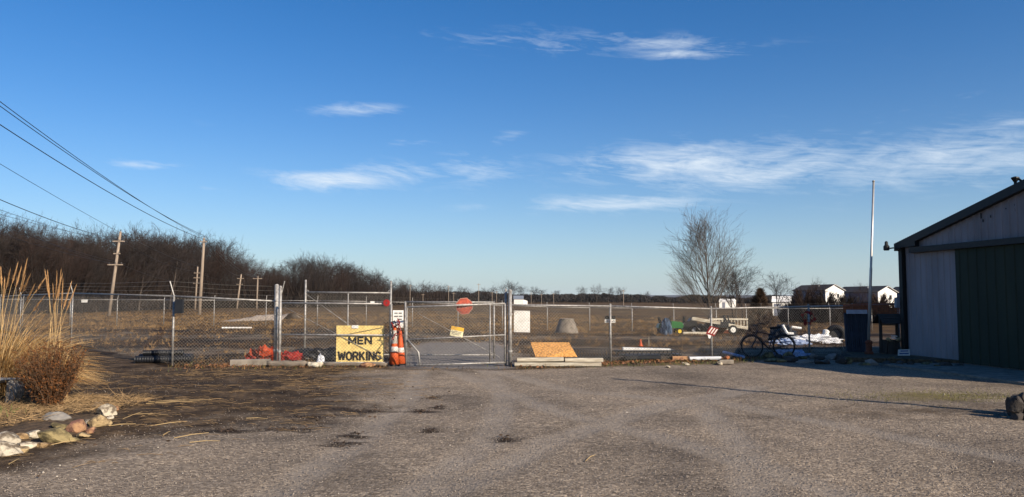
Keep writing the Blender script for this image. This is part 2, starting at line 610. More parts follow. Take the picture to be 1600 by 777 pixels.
def stuff_np(name, verts, faces, m, label, cat, parent=None):
    me = bpy.data.meshes.new(name)
    nv = len(verts)
    faces = np.asarray(faces, dtype=np.int32)
    k = faces.shape[1]
    me.vertices.add(nv)
    me.vertices.foreach_set('co', np.asarray(verts, dtype=np.float32).ravel())
    me.loops.add(faces.size)
    me.loops.foreach_set('vertex_index', faces.ravel())
    me.polygons.add(len(faces))
    me.polygons.foreach_set('loop_start', np.arange(0, faces.size, k, dtype=np.int32))
    me.polygons.foreach_set('loop_total', np.full(len(faces), k, dtype=np.int32))
    me.update(calc_edges=True)
    me.validate()
    me.materials.append(m)
    o = bpy.data.objects.new(name, me)
    COL.objects.link(o)
    if parent is not None:
        o.parent = parent
        o['kind'] = 'stuff'
    else:
        tag(o, label, cat, None, 'stuff')
    return o


def text_mesh(txt, height, m, parent, origin, xdir, bold=0.0, width=None, name='lettering', depth=0.004):
    """flat extruded lettering on a board; origin = centre, xdir = reading direction (horizontal); faces -normal"""
    cu = bpy.data.curves.new('lettering', 'FONT')
    cu.body = txt
    cu.size = 1
    cu.align_x = 'CENTER'
    cu.offset = bold
    cu.extrude = 0.01
    cu.resolution_u = 3
    tmp = bpy.data.objects.new('lettering_tmp', cu)
    COL.objects.link(tmp)
    dg = bpy.context.evaluated_depsgraph_get()
    me = bpy.data.meshes.new_from_object(tmp.evaluated_get(dg))
    bpy.data.objects.remove(tmp)
    bpy.data.curves.remove(cu)
    co = np.array([v.co[:] for v in me.vertices])
    mn, mx = co.min(0), co.max(0)
    ctr = (mn + mx) / 2
    sy = height / (mx[1] - mn[1])
    sx = width / (mx[0] - mn[0]) if width else sy
    xd = Vector(xdir[0]).normalized()
    yd = Vector(xdir[1]).normalized()
    zd = xd.cross(yd)
    pl = parent_loc(parent)
    for v in me.vertices:
        p = v.co
        w = Vector(origin) + xd * ((p.x - ctr[0]) * sx) + yd * ((p.y - ctr[1]) * sy) + zd * (depth if p.z > 0 else -0.001)
        v.co = w - pl
    me.materials.clear()
    me.materials.append(m)
    o = bpy.data.objects.new(name, me)
    COL.objects.link(o)
    o.parent = parent
    return o


# ------------------------------------------------------------------ ground sheet
def px_path(pts):
    return [G(*p) for p in pts]


def dist_poly(x, y, pts):
    d = np.full(x.shape, 1e9)
    for a, b in zip(pts[:-1], pts[1:]):
        ax, ay, bx, by = a.x, a.y, b.x, b.y
        L2 = (bx - ax) ** 2 + (by - ay) ** 2
        t = np.clip(((x - ax) * (bx - ax) + (y - ay) * (by - ay)) / L2, 0, 1)
        d = np.minimum(d, np.hypot(x - ax - t * (bx - ax), y - ay - t * (by - ay)))
    return d


TRACKS = [px_path(p) for p in (
    [(655, 580), (640, 620), (560, 690), (430, 770)],
    [(760, 578), (790, 620), (760, 690), (640, 776)],
    [(700, 577), (860, 640), (1060, 690), (1330, 776)],
    [(765, 577), (900, 612), (1130, 630), (1600, 720)],
    [(1180, 605), (1000, 640), (860, 690), (700, 770)],
    [(1090, 630), (1120, 660), (1160, 700), (1180, 770)],
    [(850, 690), (990, 648), (1180, 608)],
)]
PATCH = [(870, 185, 40), (780, 245, 70), (660, 295, 75), (1010, 218, 50), (890, 355, 40), (720, 195, 55), (870, 212, 45), (1275, 162, 25),
         (1290, 204, 15), (1220, 220, 30), (1255, 300, 20), (1570, 335, 20), (940, 318, 25), (150, 105, 110), (400, 300, 50), (560, 80, 35)]
PATCHP = [(G(200 + x / 2.667, 560 + y / 2.667), w / 2.667) for (x, y, w) in PATCH]


def zones(x, y):
    n = fbm(x, y, 0.35, 4, 3)
    # fence line drifts from the left corner to the barn
    fy = np.interp(x, [-26, -8.8, -6, 0, 5.5, 9.4, 12], [40, 20.2, 20.3, 20.2, 22, 24, 24.2])
    inside = sstep(-0.9, 0.5, y - fy + (n - 0.5) * 1.2)
    # leaf and straw litter on the left of the lot and along the fence
    lx = np.interp(y, [6, 9, 11, 13, 15, 18, 21], [-6.0, -4.4, -2.6, -1.6, -1.7, -2.4, -3.0])
    litter = sstep(1.2, -2.6, x - lx + (n - 0.5) * 3) * (1 - inside) * 0.85
    litter = np.maximum(litter, sstep(1.6, 0.1, np.abs(y - fy + 0.4)) * 0.75)
    litter = np.maximum(litter, sstep(2.2, 0.2, np.hypot((x - 6.3) / 2.2, y - 12.0)) * 0.45)
    soil = inside * sstep(60, 47, y) * (0.72 + 0.2 * np.sin(y * 0.55 + n * 6))
    field = inside * np.maximum(sstep(43, 52, y + (n - 0.5) * 10), 0.42 * sstep(0.45, 0.62, fbm(x * 0.5, y * 1.6, 0.3, 4, 9)))
    drive = sstep(2.2, 1.0, np.abs(x + 1.5 + (y - 20) * 0.05)) * sstep(18.6, 20.2, y) * sstep(36, 27, y)
    soil = soil * (1 - drive)
    field = field * (1 - drive)
    moss = np.maximum(sstep(1.3, 0.2, np.hypot((x - 7.6) / 1.7, (y - 13.9) / 1.0)) * 0.62,
                      sstep(0.8, 0.1, np.abs(y - fy + 0.8)) * sstep(1.5, 4, x) * sstep(8.5, 6, x) * 0.5)
    moss = np.maximum(moss, inside * 0.12)
    tr = np.zeros(x.shape)
    m = (y < 24) & (y > 4)
    if m.any():
        for tk in TRACKS:
            dd = dist_poly(x[m], y[m], tk)
            tr[m] = np.maximum(tr[m], sstep(0.32, 0.10, dd))
    tr *= (1 - inside)
    return litter, moss, field, drive, soil, tr


def stains(x, y):
    st = np.zeros(x.shape)
    m = (y < 22) & (y > 4) & (np.abs(x) < 14)
    xm, ym = x[m], y[m]
    a = np.zeros(xm.shape)
    n = fbm(xm * 1.0, ym * 3.4, 2.2, 4, 71)
    for (c, w) in PATCHP:
        ww = w / F * c.y
        q = ((xm - c.x) / (ww * 2.0)) ** 2 + ((ym - c.y) / max(.18, ww * .45)) ** 2
        a = np.maximum(a, np.exp(-q * .8))
    st[m] = np.clip(a * .95 + (n - .47) * 4.2 * np.clip(a * 2.4, 0, 1), 0, 1)
    return st


def make_ground():
    gm = ground_material()

    def axis(segs):
        out = [segs[0][0]]
        for a, b, st in segs:
            n = max(1, int(round((b - a) / st)))
            out.extend(list(a + (b - a) * (i + 1) / n for i in range(n)))
        return np.array(out)
    xs = axis([(-9000, -2000, 1400), (-2000, -300, 170), (-300, -60, 20), (-60, -16, 2), (-16, -11, 0.5), (-11, 13, 0.065), (13, 18, 0.5), (18, 60, 2), (60, 300, 20), (300, 2000, 170), (2000, 9000, 1400)])
    ys = axis([(-300, -20, 70), (-20, 2, 1), (2, 5.5, 0.25), (5.5, 13, 0.065), (13, 20, 0.1), (20, 30, 0.2), (30, 60, 0.6), (60, 140, 2.5), (140, 400, 20), (400, 2000, 160), (2000, 9000, 1000)])
    X, Y = np.meshgrid(xs, ys)
    Z = gz(X, Y)
    li, mo, fi, dr, so, tr = zones(X, Y)
    near = sstep(70, 40, Y) * sstep(40, 20, np.abs(X))
    Z = Z + near * ((fbm(X, Y, 0.7, 4, 21) - 0.47) * 0.05 + (fbm(X, Y, 4.1, 2, 31) - 0.37) * 0.02)
    inside = np.clip(so + fi, 0, 1)
    Z = Z + near * inside * (fbm(X, Y, 1.4, 3, 41) - 0.44) * 0.12
    Z = Z - tr * 0.012 * (0.6 + 0.8 * fbm(X, Y, 2.0, 2, 51)) + tr * 0.006 * np.sin((X * 0.8 + Y) * 42)
    nx, ny = len(xs), len(ys)
    verts = np.stack([X, Y, Z], -1).reshape(-1, 3)
    idx = np.arange(nx * ny).reshape(ny, nx)
    faces = np.stack([idx[:-1, :-1], idx[:-1, 1:], idx[1:, 1:], idx[1:, :-1]], -1).reshape(-1, 4)
    o = stuff_np('ground', verts, faces, gm, None, None)
    o['kind'] = 'structure'
    me = o.data
    stn = stains(X, Y)
    for nm, (a, b, c) in (('zone', (li, mo, fi)), ('zone2', (dr, so, tr)), ('zone3', (stn, stn, stn))):
        at = me.color_attributes.new(nm, 'FLOAT_COLOR', 'POINT')
        arr = np.ones((nx * ny, 4), np.float32)
        arr[:, 0] = a.ravel()
        arr[:, 1] = b.ravel()
        arr[:, 2] = c.ravel()
        at.data.foreach_set('color', arr.ravel())
    me.polygons.foreach_set('use_smooth', [True] * len(me.polygons))
    return o


make_ground()

# far ridge, pale with distance
mb = MB()
for (dist, hh, sd_) in ((5600, 26, 1), (4200, 12, 5)):
    n = 120
    xs = np.linspace(-6500, 6500, n)
    hs = hh * (0.55 + 0.75 * fbm(xs / 900.0, xs * 0 + sd_, 1.0, 4, sd_))
    vs = []
    for x, h in zip(xs, hs):
        yy = math.sqrt(max(1, dist * dist)) + 0.00002 * x * x
        vs += [(x, yy, -4), (x, yy + 160, h - 2), (x, yy + 320, h), (x, yy + 900, -4)]
    fs = []
    for i in range(n - 1):
        for k in range(3):
            fs.append((i * 4 + k, (i + 1) * 4 + k, (i + 1) * 4 + k + 1, i * 4 + k + 1))
    mb.add(vs, fs)
tag(mb.build('hills', hillm, None, True), kind='structure')

# concrete apron in front of the barn doors
C1 = V(11.4, 22.5, 0)
C2 = V(12.9, 13.4, 0)
WU = (C2 - C1).normalized()
WN = V(WU.y, -WU.x, 0)          # outward, towards the lot
if WN.x > 0:
    WN = -WN
WLEN = (C2 - C1).length


def BW(s, h, out=0.0):
    return C1 + WU * s + WN * out + V(0, 0, h)


mb = MB()
b4 = [BW(1.9, -0.1, -0.3), BW(1.9, -0.1, 2.1), BW(WLEN, -0.1, 2.2), BW(WLEN, -0.1, -0.3)]
b4r = list(b4)
mb.hexa(b4r, [p + V(0, 0, 0.15) for p in b4r])
tag(mb.build('concrete_apron', concrete), kind='structure')

# gravel bank beyond the far fence
mb = MB()
n = 26
vs = []
for i in range(n):
    t = i / (n - 1)
    c = A(352 + 100 * t, 492, 66 + 6 * t)
    h = 0.15 + 0.55 * t * (1 - 0.2 * math.sin(t * 9))
    g0 = gzf(c.x, 66)
    for (dy, k) in ((-2.5, 0.0), (-1.2, 0.6), (0, 1.0), (2.5, 0.9), (5, 0.0)):
        vs.append((c.x + random.uniform(-.2, .2), c.y + dy, g0 - 0.08 + h * k + random.uniform(-.03, .05)))
fs = [(i * 5 + k, (i + 1) * 5 + k, (i + 1) * 5 + k + 1, i * 5 + k + 1) for i in range(n - 1) for k in range(4)]
mb.add(vs, fs)
tag(mb.build('gravel_bank', pebm, None, True), kind='structure')


# ------------------------------------------------------------------ barn
def ribbed_panel(mb, s0, s1, hfun0, hfun1, out, pitch=0.23, rib=0.022):
    """ribbed metal sheet on the gable wall between s0 and s1; heights from hfun0(s) to hfun1(s)"""
    prof = []
    s = s0
    while s < s1 - 1e-4:
        for (ds, o) in ((0.0, 0), (0.09, 0), (0.11, 1), (0.15, 1), (0.17, 0)):
            if s + ds < s1:
                prof.append((s + ds, o))
        s += pitch
    prof.append((s1, 0))
    vs = []
    for (s, o) in prof:
        vs.append(BW(s, hfun0(s), out + rib * o))
        vs.append(BW(s, hfun1(s), out + rib * o))
    for (s, o) in ((s1, 0), (s0, 0)):
        vs.append(BW(s, hfun0(s), out - 0.02))
        vs.append(BW(s, hfun1(s), out - 0.02))
    n = len(prof) + 2
    fs = [(i * 2, ((i + 1) % n) * 2, ((i + 1) % n) * 2 + 1, i * 2 + 1) for i in range(n)]
    mb.add(vs, fs)


def eave(s):
    return 3.32 + 0.25 * min(s, WLEN - s)


barn = thing('barn', 'white ribbed metal barn with dark green sliding doors and low gable', 'barn', C1)
BDEPTH = 16.0
pw = 0.92
s = 0.10
while s < WLEN - 0.1:
    e = min(s + pw, WLEN - 0.02)
    mb = MB()
    top = 3.02
    ribbed_panel(mb, s + 0.003, e - 0.003, lambda q: 0.04, lambda q: top, 0.0)
    mb.build('wall_panel', barnwhite, barn)
    mb = MB()
    ribbed_panel(mb, s + 0.003, e - 0.003, lambda q: top + 0.006, lambda q: eave(q) - 0.02, 0.012)
    mb.build('gable_panel', barnwhite, barn)
    s += pw
# long side walls, the back and the roof
mb = MB()
for sgn, s0 in ((1, 0.0), (-1, WLEN)):
    p = [BW(s0, 0, -0.03), BW(s0, 0, -BDEPTH), BW(s0 + sgn * 0.06, 0, -BDEPTH), BW(s0 + sgn * 0.06, 0, -0.03)]
    if sgn < 0:
        p = p[::-1]
    mb.hexa(p, [q + V(0, 0, 3.3) for q in p])
mb.build('side_wall', barnwhite, barn)
mb = MB()
p = [BW(0.06, 0, -BDEPTH), BW(WLEN - 0.06, 0, -BDEPTH), BW(WLEN - 0.06, 3.3, -BDEPTH), BW(WLEN / 2, eave(WLEN / 2) - 0.05, -BDEPTH), BW(0.06, 3.3, -BDEPTH)]
mb.hexa([q + WN * 0.05 for q in p], p)
mb.build('back_wall', barnwhite, barn)
rf = None
for sgn in (1, -1):
    mb = MB()
    mid = WLEN / 2
    sE = -0.18 if sgn > 0 else WLEN + 0.18
    hE, hM = 3.32 - 0.25 * 0.18, 3.32 + 0.25 * mid
    p = [BW(sE, hE, 0.16), BW(mid, hM, 0.16), BW(mid, hM, -BDEPTH - 0.1), BW(sE, hE, -BDEPTH - 0.1)]
    mb.hexa(p, [q + V(0, 0, 0.05) for q in p])
    r_ = mb.build('roof_slope', roofgrey, barn)
    mb = MB()
    p = [BW(sE, hE - 0.15, 0.17), BW(mid, hM - 0.15, 0.17), BW(mid, hM - 0.15, 0.02), BW(sE, hE - 0.15, 0.02)]
    mb.hexa(p, [q + V(0, 0, 0.215) for q in p])
    mb.build('rake_trim', barntrim, barn)
mb = MB()
mb.box(BW(0.0, 1.66, 0.045), (0.13, 0.13, 3.28), rotz(math.atan2(WU.y, WU.x)))
mb.build('corner_trim', barntrim, barn)
mb = MB()
mb.box(BW(0.0 + 0.45, 3.28, 0.12), (0.6, 0.14, 0.14), rotz(math.atan2(WU.y, WU.x)))
mb.build('eave_box', barntrim, barn)
# sliding door track and two door leaves
RA = rotz(math.atan2(WU.y, WU.x))
mb = MB()
mb.box(BW((0.5 + WLEN) / 2, 3.11, 0.12), (WLEN - 0.5, 0.16, 0.15), RA)
mb.build('door_track', barntrim, barn)
DS0 = 2.15
for (a, b_) in ((DS0, DS0 + 2.55), (DS0 + 2.56, DS0 + 5.1)):
    mb = MB()
    ribbed_panel(mb, a, b_, lambda q: 0.07, lambda q: 3.03, 0.075, pitch=0.30)
    dr = mb.build('sliding_door', barngreen, barn)
    mb = MB()
    mb.box(BW(b_ - 0.12, 1.1, 0.125), (0.04, 0.05, 0.28), RA)
    mb.build('handle', barntrim, dr)
mb = MB()
mb.box(BW(1.2, 0.07, 0.02), (2.1, 0.06, 0.12), RA)
mb.build('sill_board', oldwood, barn)
# flood lamp on the corner, vent at the ridge
mb = MB()
pc = BW(-0.18, 3.22, 0.18)
mb.tube(pc, pc + V(-0.16, 0.02, -0.02), 0.02)
mb.lathe(pc + V(-0.20, 0.02, -0.05), [(0.085, 0), (0.085, 0.10), (0.05, 0.14), (0.045, 0.22), (0.02, 0.25)], 10)
lm = mb.build('flood_lamp', barntrim, barn)
mb = MB()
mb.lathe(pc + V(-0.20, 0.02, -0.075), [(0.07, 0), (0.082, 0.024)], 10)
mb.build('lens', glassm, lm)
mb = MB()
pr = BW(WLEN / 2 - 0.42, eave(WLEN / 2) - 0.05, 0.05)
mb.tube(pr, pr + V(0, 0, 0.12), 0.035)
mb.lathe(pr + V(0, 0, 0.10), [(0.04, 0), (0.09, 0.09), (0.085, 0.11), (0.02, 0.13)], 10)
mb.tube(pr + V(0.1, -0.25, 0.0), pr + V(0.05, -0.05, 0.16), 0.03)
mb.build('roof_vent', barntrim, barn)
for (cs_, ch_, cw_, cl_) in ((3.05, 3.83, .03, .14), (3.11, 3.70, .03, .07), (3.36, 3.78, .025, .06), (3.85, 3.92, .025, .03), (4.12, 3.98, .02, .05), (4.13, 3.86, .02, .09)):
    mb = MB()
    mb.box(BW(cs_, ch_, 0.03), (cw_, 0.008, cl_), RA)
    mb.build('paint_chip', barntrim, barn)

# ------------------------------------------------------------------ chain link
def chain_link(name, p0, p1, h0, h1, parent, z0=0.03, sp=0.088, r=0.0027, mtl=None):
    """p0, p1: ground points; h0, h1: top heights above them; two families of diagonal wires"""
    p0 = Vector(p0)
    p1 = Vector(p1)
    L = math.hypot(p1.x - p0.x, p1.y - p0.y)
    d = V((p1.x - p0.x) / L, (p1.y - p0.y) / L, 0)
    nrm = V(-d.y, d.x, 0)
    H = max(h0, h1)
    vs, fs = [], []

    def W(s, t):
        q = s / L
        zb = p0.z + (p1.z - p0.z) * q
        hh = h0 + (h1 - h0) * q
        return p0.x + d.x * s, p0.y + d.y * s, zb + z0 + (hh - z0) * (t / H)
    for fam in (1, -1):
        off = nrm * (0.002 * fam)
        k = -H if fam > 0 else 0.0
        kend = L if fam > 0 else L + H
        while k < kend:
            if fam > 0:      # s = k + t
                t0, t1 = max(0, -k), min(H, L - k)
                s0, s1 = k + t0, k + t1
            else:            # s = k - t
                t0, t1 = max(0, k - L), min(H, k)
                s0, s1 = k - t0, k - t1
            k += sp
            if t1 - t0 < 0.02:
                continue
            a = Vector(W(s0, t0)) + off
            b = Vector(W(s1, t1)) + off
            dd = (b - a).normalized()
            u = nrm
            w = dd.cross(u)
            o = len(vs)
            for p in (a, b):
                for j in range(3):
                    an = 2.0944 * j
                    vs.append(tuple(p + (u * math.cos(an) + w * math.sin(an)) * r))
            for j in range(3):
                j2 = (j + 1) % 3
                fs.append((o + j, o + j2, o + 3 + j2, o + 3 + j))
    ob = stuff_np(name, np.array(vs) - np.array(parent_loc(parent)), fs, mtl or wire_m, None, None, parent)
    return ob


def fence(label, posts, closed_mesh=True, post_r=0.03, rail_r=0.022, arms=True, arm_dir=V(-0.12, 0.0, 0.32), wires=3, group=None, sp=0.088, wr=0.0027, mesh_m=None, skip=()):
    """posts: list of (ground point, rail height)"""
    root = thing('chain_link_fence', label, 'fence', posts[0][0], group)
    for i, (p, h) in enumerate(posts):
        if i in skip:
            continue
        mb = MB()
        mb.tube(p - V(0, 0, 0.05), p + V(0, 0, h), post_r, n=8)
        po = mb.build('post', galv, root, True)
        mb = MB()
        if arms:
            mb.tube(p + V(0, 0, h - 0.02), p + V(0, 0, h) + arm_dir, 0.016, n=6)
            mb.build('barbed_wire_arm', galv, po)
        else:
            mb.lathe(p + V(0, 0, h - 0.01), [(post_r * 1.15, 0), (post_r * 1.1, 0.03), (post_r * 0.5, 0.05)], 8)
            mb.build('post_cap', galv, po)
    for (p, h), (q, k) in zip(posts[:-1], posts[1:]):
        mb = MB()
        mb.tube(p + V(0, 0, h - 0.03), q + V(0, 0, k - 0.03), rail_r, n=8)
        mb.build('top_rail', galv, root, True)
        if closed_mesh:
            grz = abs((q - p).normalized().dot(V(p.x, p.y, 0).normalized())) > .9
            chain_link('chain_link_mesh', p, q, h, k, root, sp=sp * (1.0 if not grz else 1.5), r=wr * (1.0 if not grz else .8), mtl=mesh_m)
        if arms and wires:
            mb = MB()
            for w in range(wires):
                f = (w + 1) / wires
                a = p + V(0, 0, h) + arm_dir * f
                b = q + V(0, 0, k) + arm_dir * f
                mid = (a + b) / 2 - V(0, 0, 0.03)
                mb.path([a, mid, b], 0.0035, 3)
            mb.build('barbed_wire', wire_m, root)
    return root


def gp(px, Y, z=None):
    p = XY(px, Y)
    return p


# front fence, left of the gates
LF = [(V(-33.4, 49.6, gzf(-33.4, 49.6)), 1.95), (V(-25.2, 39.8, gzf(-25.2, 39.8)), 2.0), (V(-17.0, 30.0, gzf(-17, 30)), 1.98), (XY(273, 20.2), 1.83), (XY(433, 20.35), 1.70)]
fl = fence('galvanised chain link fence with a black box on a post, left of gates', LF, arm_dir=V(-0.14, 0.05, 0.36), skip=(4,))
# front fence, right of the gates
RFP = [(XY(797, 20.2), 1.60), (XY(953, 21.4), 1.56), (XY(1110, 22.0), 1.48), (XY(1262, 24.0), 1.52), (XY(1330, 24.6), 1.54), (XY(1402, 24.8), 1.60)]
frr = fence('galvanised chain link fence running from the gate post to the barn corner', RFP, arms=False, skip=(0,))
# far fence along the field
FFP = []
for px in (-70, 2, 38, 112, 185, 258, 336, 417, 497, 573, 645, 716, 785, 855, 921, 987, 1052, 1118, 1165, 1230, 1295, 1360):
    Y = 53.0
    p = XY(px, Y)
    FFP.append((p, float(np.interp(px, [0, 417, 855, 1200], [1.86, 1.78, 1.62, 1.58]))))
ff = fence('long chain link fence between the dirt yard and the stubble field', FFP, arm_dir=V(-0.02, 0.14, 0.30), sp=0.22, wr=0.0030, post_r=0.03)

# box on the left front post
p273 = XY(273, 20.2)
mb = MB()
c = A(280, 479, 20.1)
mb.box(c, (0.20, 0.09, 0.36))
t_ = mb.build('black_box', blackp, None, loc=c)
tag(t_, 'black plastic utility box strapped to the fence post left of gates', 'box')


# ------------------------------------------------------------------ gates
def bar(p, q, r, name, parent, m=galv, n=8):
    mb = MB()
    mb.tube(p, q, r, n=n)
    return mb.build(name, m, parent, True)


def gate(label, xa, ya, xb, yb, za, zb, mids, verts, brace=None, r=0.024, b0=0.07, b1=0.07):
    """xa..xb along the ground; za, zb top heights"""
    a = V(xa, ya, 0)
    b = V(xb, yb, 0)
    root = thing('chain_link_gate', label, 'gate', a)

    def at(t, zl, zr):
        return a + (b - a) * t + V(0, 0, zl + (zr - zl) * t)
    bar(at(0, b0 - .02, 0), at(0, za, 0), r, 'stile', root)
    bar(at(1, 0, b1 - .02), at(1, 0, zb), r, 'stile', root)
    bar(at(0, za, zb), at(1, za, zb), r, 'top_rail', root)
    bar(at(0, b0, b1), at(1, b0, b1), r, 'bottom_rail', root)
    for (l, r_) in mids:
        bar(at(0, l, r_), at(1, l, r_), r * 0.85, 'middle_rail', root)
    for t in verts:
        bar(at(t, b0, b1), at(t, za, zb), r * 0.85, 'upright', root)
    if brace:
        (t0, z0, t1, z1) = brace
        bar(a + (b - a) * t0 + V(0, 0, z0) + V(0, 0.02, 0), a + (b - a) * t1 + V(0, 0.02, z1), 0.007, 'brace_rod', root)
    chain_link('chain_link_mesh', a, b, za, zb, root, z0=b0)
    return root


def pxz(py, Y):
    """height of an image row at depth Y"""
    return A(800, py, Y).z


gl = gate('open-framed chain link gate leaf in front of the yellow sign', XY(440, 20.3).x, 20.3, XY(612, 20.3).x, 20.3, 1.62, 1.60, [(0.80, 0.785)], [], (0.03, 1.52, 0.97, 0.12))
gr = gate('sagging chain link gate leaf hung with a red octagon sign', XY(636, 19.7).x, 19.7, XY(789, 20.15).x, 20.15, 1.52, 1.61, [(0.70, 0.80)], [0.845], (0.12, 1.35, 0.95, 0.22), b0=0.05, b1=0.09)
# bent latch pipe on the free end
mb = MB()
pa = A(637, 531, 19.66)
pb = A(654, 551, 19.60)
pc = A(656, 571, 19.60)
mb.path([pa, pb, pc], 0.022, 8)
mb.build('bent_latch_pipe', galv, gr, True)

# taller sliding panels standing behind the gates
a = XY(478, 22.5)
b = XY(611, 22.5)
rp = thing('sliding_gate_panel', 'taller chain link gate panel with cross brace standing behind the yellow sign', 'gate', a)
bar(a, a + V(0, 0, 2.28), 0.028, 'post', rp)
bar(b, b + V(0, 0, 2.25), 0.032, 'post', rp)
bar(a + V(0, 0, 1.92), b + V(0, 0, 1.90), 0.024, 'top_rail', rp)
bar(a + V(0, 0, 0.12), b + V(0, 0, 0.12), 0.022, 'bottom_rail', rp)
m_ = (a + b) / 2
bar(m_ + V(0, 0, 0.12), m_ + V(0, 0, 1.91), 0.020, 'upright', rp)
bar(a + V(0.03, 0.02, 1.85), b + V(-0.1, 0.02, 0.2), 0.012, 'brace_rod', rp)
bar(a + V(0.0, 0, 2.02), a + V(0.12, 0, 1.92), 0.012, 'corner_brace', rp)
bar(b + V(0.0, 0, 2.02), b + V(-0.12, 0, 1.90), 0.012, 'corner_brace', rp)
chain_link('chain_link_mesh', a, b, 1.92, 1.90, rp, z0=0.12)
a = XY(634, 22.4)
b = XY(772, 22.4)
rp2 = thing('sliding_gate_panel', 'chain link gate panel standing behind the gate with the octagon sign', 'gate', a)
bar(a, a + V(0, 0, 1.66), 0.026, 'post', rp2)
bar(b, b + V(0, 0, 1.66), 0.026, 'post', rp2)
bar(a + V(0, 0, 1.64), b + V(0, 0, 1.63), 0.022, 'top_rail', rp2)
bar(a + V(0, 0, 0.12), b + V(0, 0, 0.12), 0.020, 'bottom_rail', rp2)
chain_link('chain_link_mesh', a, b, 1.64, 1.63, rp2, z0=0.12)


def gatepost(px, Y, ztop, r, label, arm=None, m=galv, lean=0.0):
    p = XY(px, Y)
    root = thing('gate_post', label, 'post', p)
    mb = MB()
    mb.tube(p - V(0, 0, 0.05), p + V(lean, 0, ztop), r, n=10)
    mb.build('pipe', m, root, True)
    mb = MB()
    mb.lathe(p + V(lean, 0, ztop - 0.01), [(r * 1.12, 0), (r * 1.1, 0.03), (r * 0.5, 0.06)], 10)
    mb.build('post_cap', m, root)
    for zc in (0.35, 1.3):
        mb = MB()
        mb.lathe(p + V(lean * zc / ztop, 0, zc), [(r * 1.05, 0), (r * 1.25, 0.005), (r * 1.25, 0.055), (r * 1.05, 0.06)], 10)
        mb.build('hinge_band', galv, root)
    if arm:
        mb = MB()
        mb.tube(p + V(lean, 0, ztop - 0.25), p + V(lean, 0, ztop - 0.25) + arm, 0.014, n=6)
        mb.build('barbed_wire_arm', galv, root)
    return root


gatepost(433, 20.5, 2.07, 0.055, 'thick grey gate post where left fence ends', m=galv)
gatepost(439, 20.1, 2.02, 0.034, 'slim gate post with barbed wire arm carrying the left gate', arm=V(0.10, 0, 0.42))
gatepost(797, 20.15, 1.93, 0.05, 'thick gate post between white board and right gate')
gatepost(790, 20.25, 1.95, 0.03, 'slim gate post carrying the right gate leaf')


# ------------------------------------------------------------------ signs
def board(name, label, cat, corners, thick, m, group=None):
    """corners: bl, br, tr, tl as world points; returns root with a child board"""
    bl, br, tr, tl = [Vector(c) for c in corners]
    root = thing(name, label, cat, (bl + br) / 2, group)
    nrm = (br - bl).cross(tl - bl).normalized()
    mb = MB()
    back = [p - nrm * thick for p in (bl, br, tr, tl)]
    mb.hexa(back, [bl, br, tr, tl])
    mb.build('board', m, root)
    return root, nrm


Ys = 20.34
x0, x1 = XY(527, Ys).x, XY(601, Ys).x
zt, zb_ = pxz(509, Ys), 0.02
root, nrm = board('work_sign', 'yellow board sign reading MEN WORKING behind the gate mesh', 'sign', [V(x0, Ys, zb_), V(x1, Ys, zb_), V(x1, Ys, zt), V(x0, Ys, zt)], 0.02, signy)
dirs = (V(1, 0, 0), V(0, 0, 1))
GLYPH = {
    'M': (1.0, [((.10, 0), (.10, 1)), ((.10, .93), (.50, .25)), ((.50, .25), (.90, .93)), ((.90, 0), (.90, 1))]),
    'E': (.80, [((.12, 0), (.12, 1)), ((.1, .905), (.78, .905)), ((.1, .5), (.70, .5)), ((.1, .095), (.78, .095))]),
    'N': (.90, [((.10, 0), (.10, 1)), ((.10, .92), (.80, .08)), ((.80, 0), (.80, 1))]),
    'W': (1.15, [((.07, 1), (.30, .06)), ((.30, .06), (.575, .85)), ((.575, .85), (.85, .06)), ((.85, .06), (1.08, 1))]),
    'O': (.95, [((.10, .28), (.10, .72)), ((.10, .70), (.32, .905)), ((.30, .905), (.65, .905)), ((.63, .905), (.85, .70)), ((.85, .72), (.85, .28)), ((.85, .30), (.63, .095)), ((.65, .095), (.30, .095)), ((.32, .095), (.10, .30))]),
    'R': (.90, [((.10, 0), (.10, 1)), ((.1, .905), (.60, .905)), ((.58, .905), (.77, .77)), ((.77, .80), (.77, .62)), ((.77, .64), (.58, .48)), ((.60, .48), (.1, .48)), ((.48, .48), (.80, .04))]),
    'K': (.90, [((.10, 0), (.10, 1)), ((.12, .40), (.78, .95)), ((.36, .56), (.82, .05))]),
    'I': (.36, [((.18, 0), (.18, 1))]),
    'G': (.95, [((.84, .74), (.64, .905)), ((.66, .905), (.30, .905)), ((.32, .905), (.10, .70)), ((.10, .72), (.10, .28)), ((.10, .30), (.32, .095)), ((.30, .095), (.65, .095)), ((.63, .095), (.84, .25)), ((.84, .20), (.84, .50)), ((.86, .47), (.50, .47))]),
}


def block_text(txt, origin, height, width, parent, m, th=.20):
    tot = sum(GLYPH[c_][0] for c_ in txt) + .10 * (len(txt) - 1)
    kx = width / tot
    x = origin.x - width / 2
    for c_ in txt:
        w_, strokes = GLYPH[c_]
        mb = MB()
        for i_, ((xa, ya), (xb, yb_)) in enumerate(strokes):
            p_ = V(x + xa * kx, origin.y - .003 - .0004 * i_, origin.z + (ya - .5) * height)
            q_ = V(x + xb * kx, origin.y - .003 - .0004 * i_, origin.z + (yb_ - .5) * height)
            d_ = (q_ - p_).normalized()
            n_ = V(-d_.z, 0, d_.x) * (th * height * .5)
            mb.hexa([p_ - n_, q_ - n_, q_ + n_, p_ + n_], [r_ + V(0, -.002, 0) for r_ in (p_ - n_, q_ - n_, q_ + n_, p_ + n_)])
        mb.build('letter', m, parent)
        x += (w_ + .10) * kx


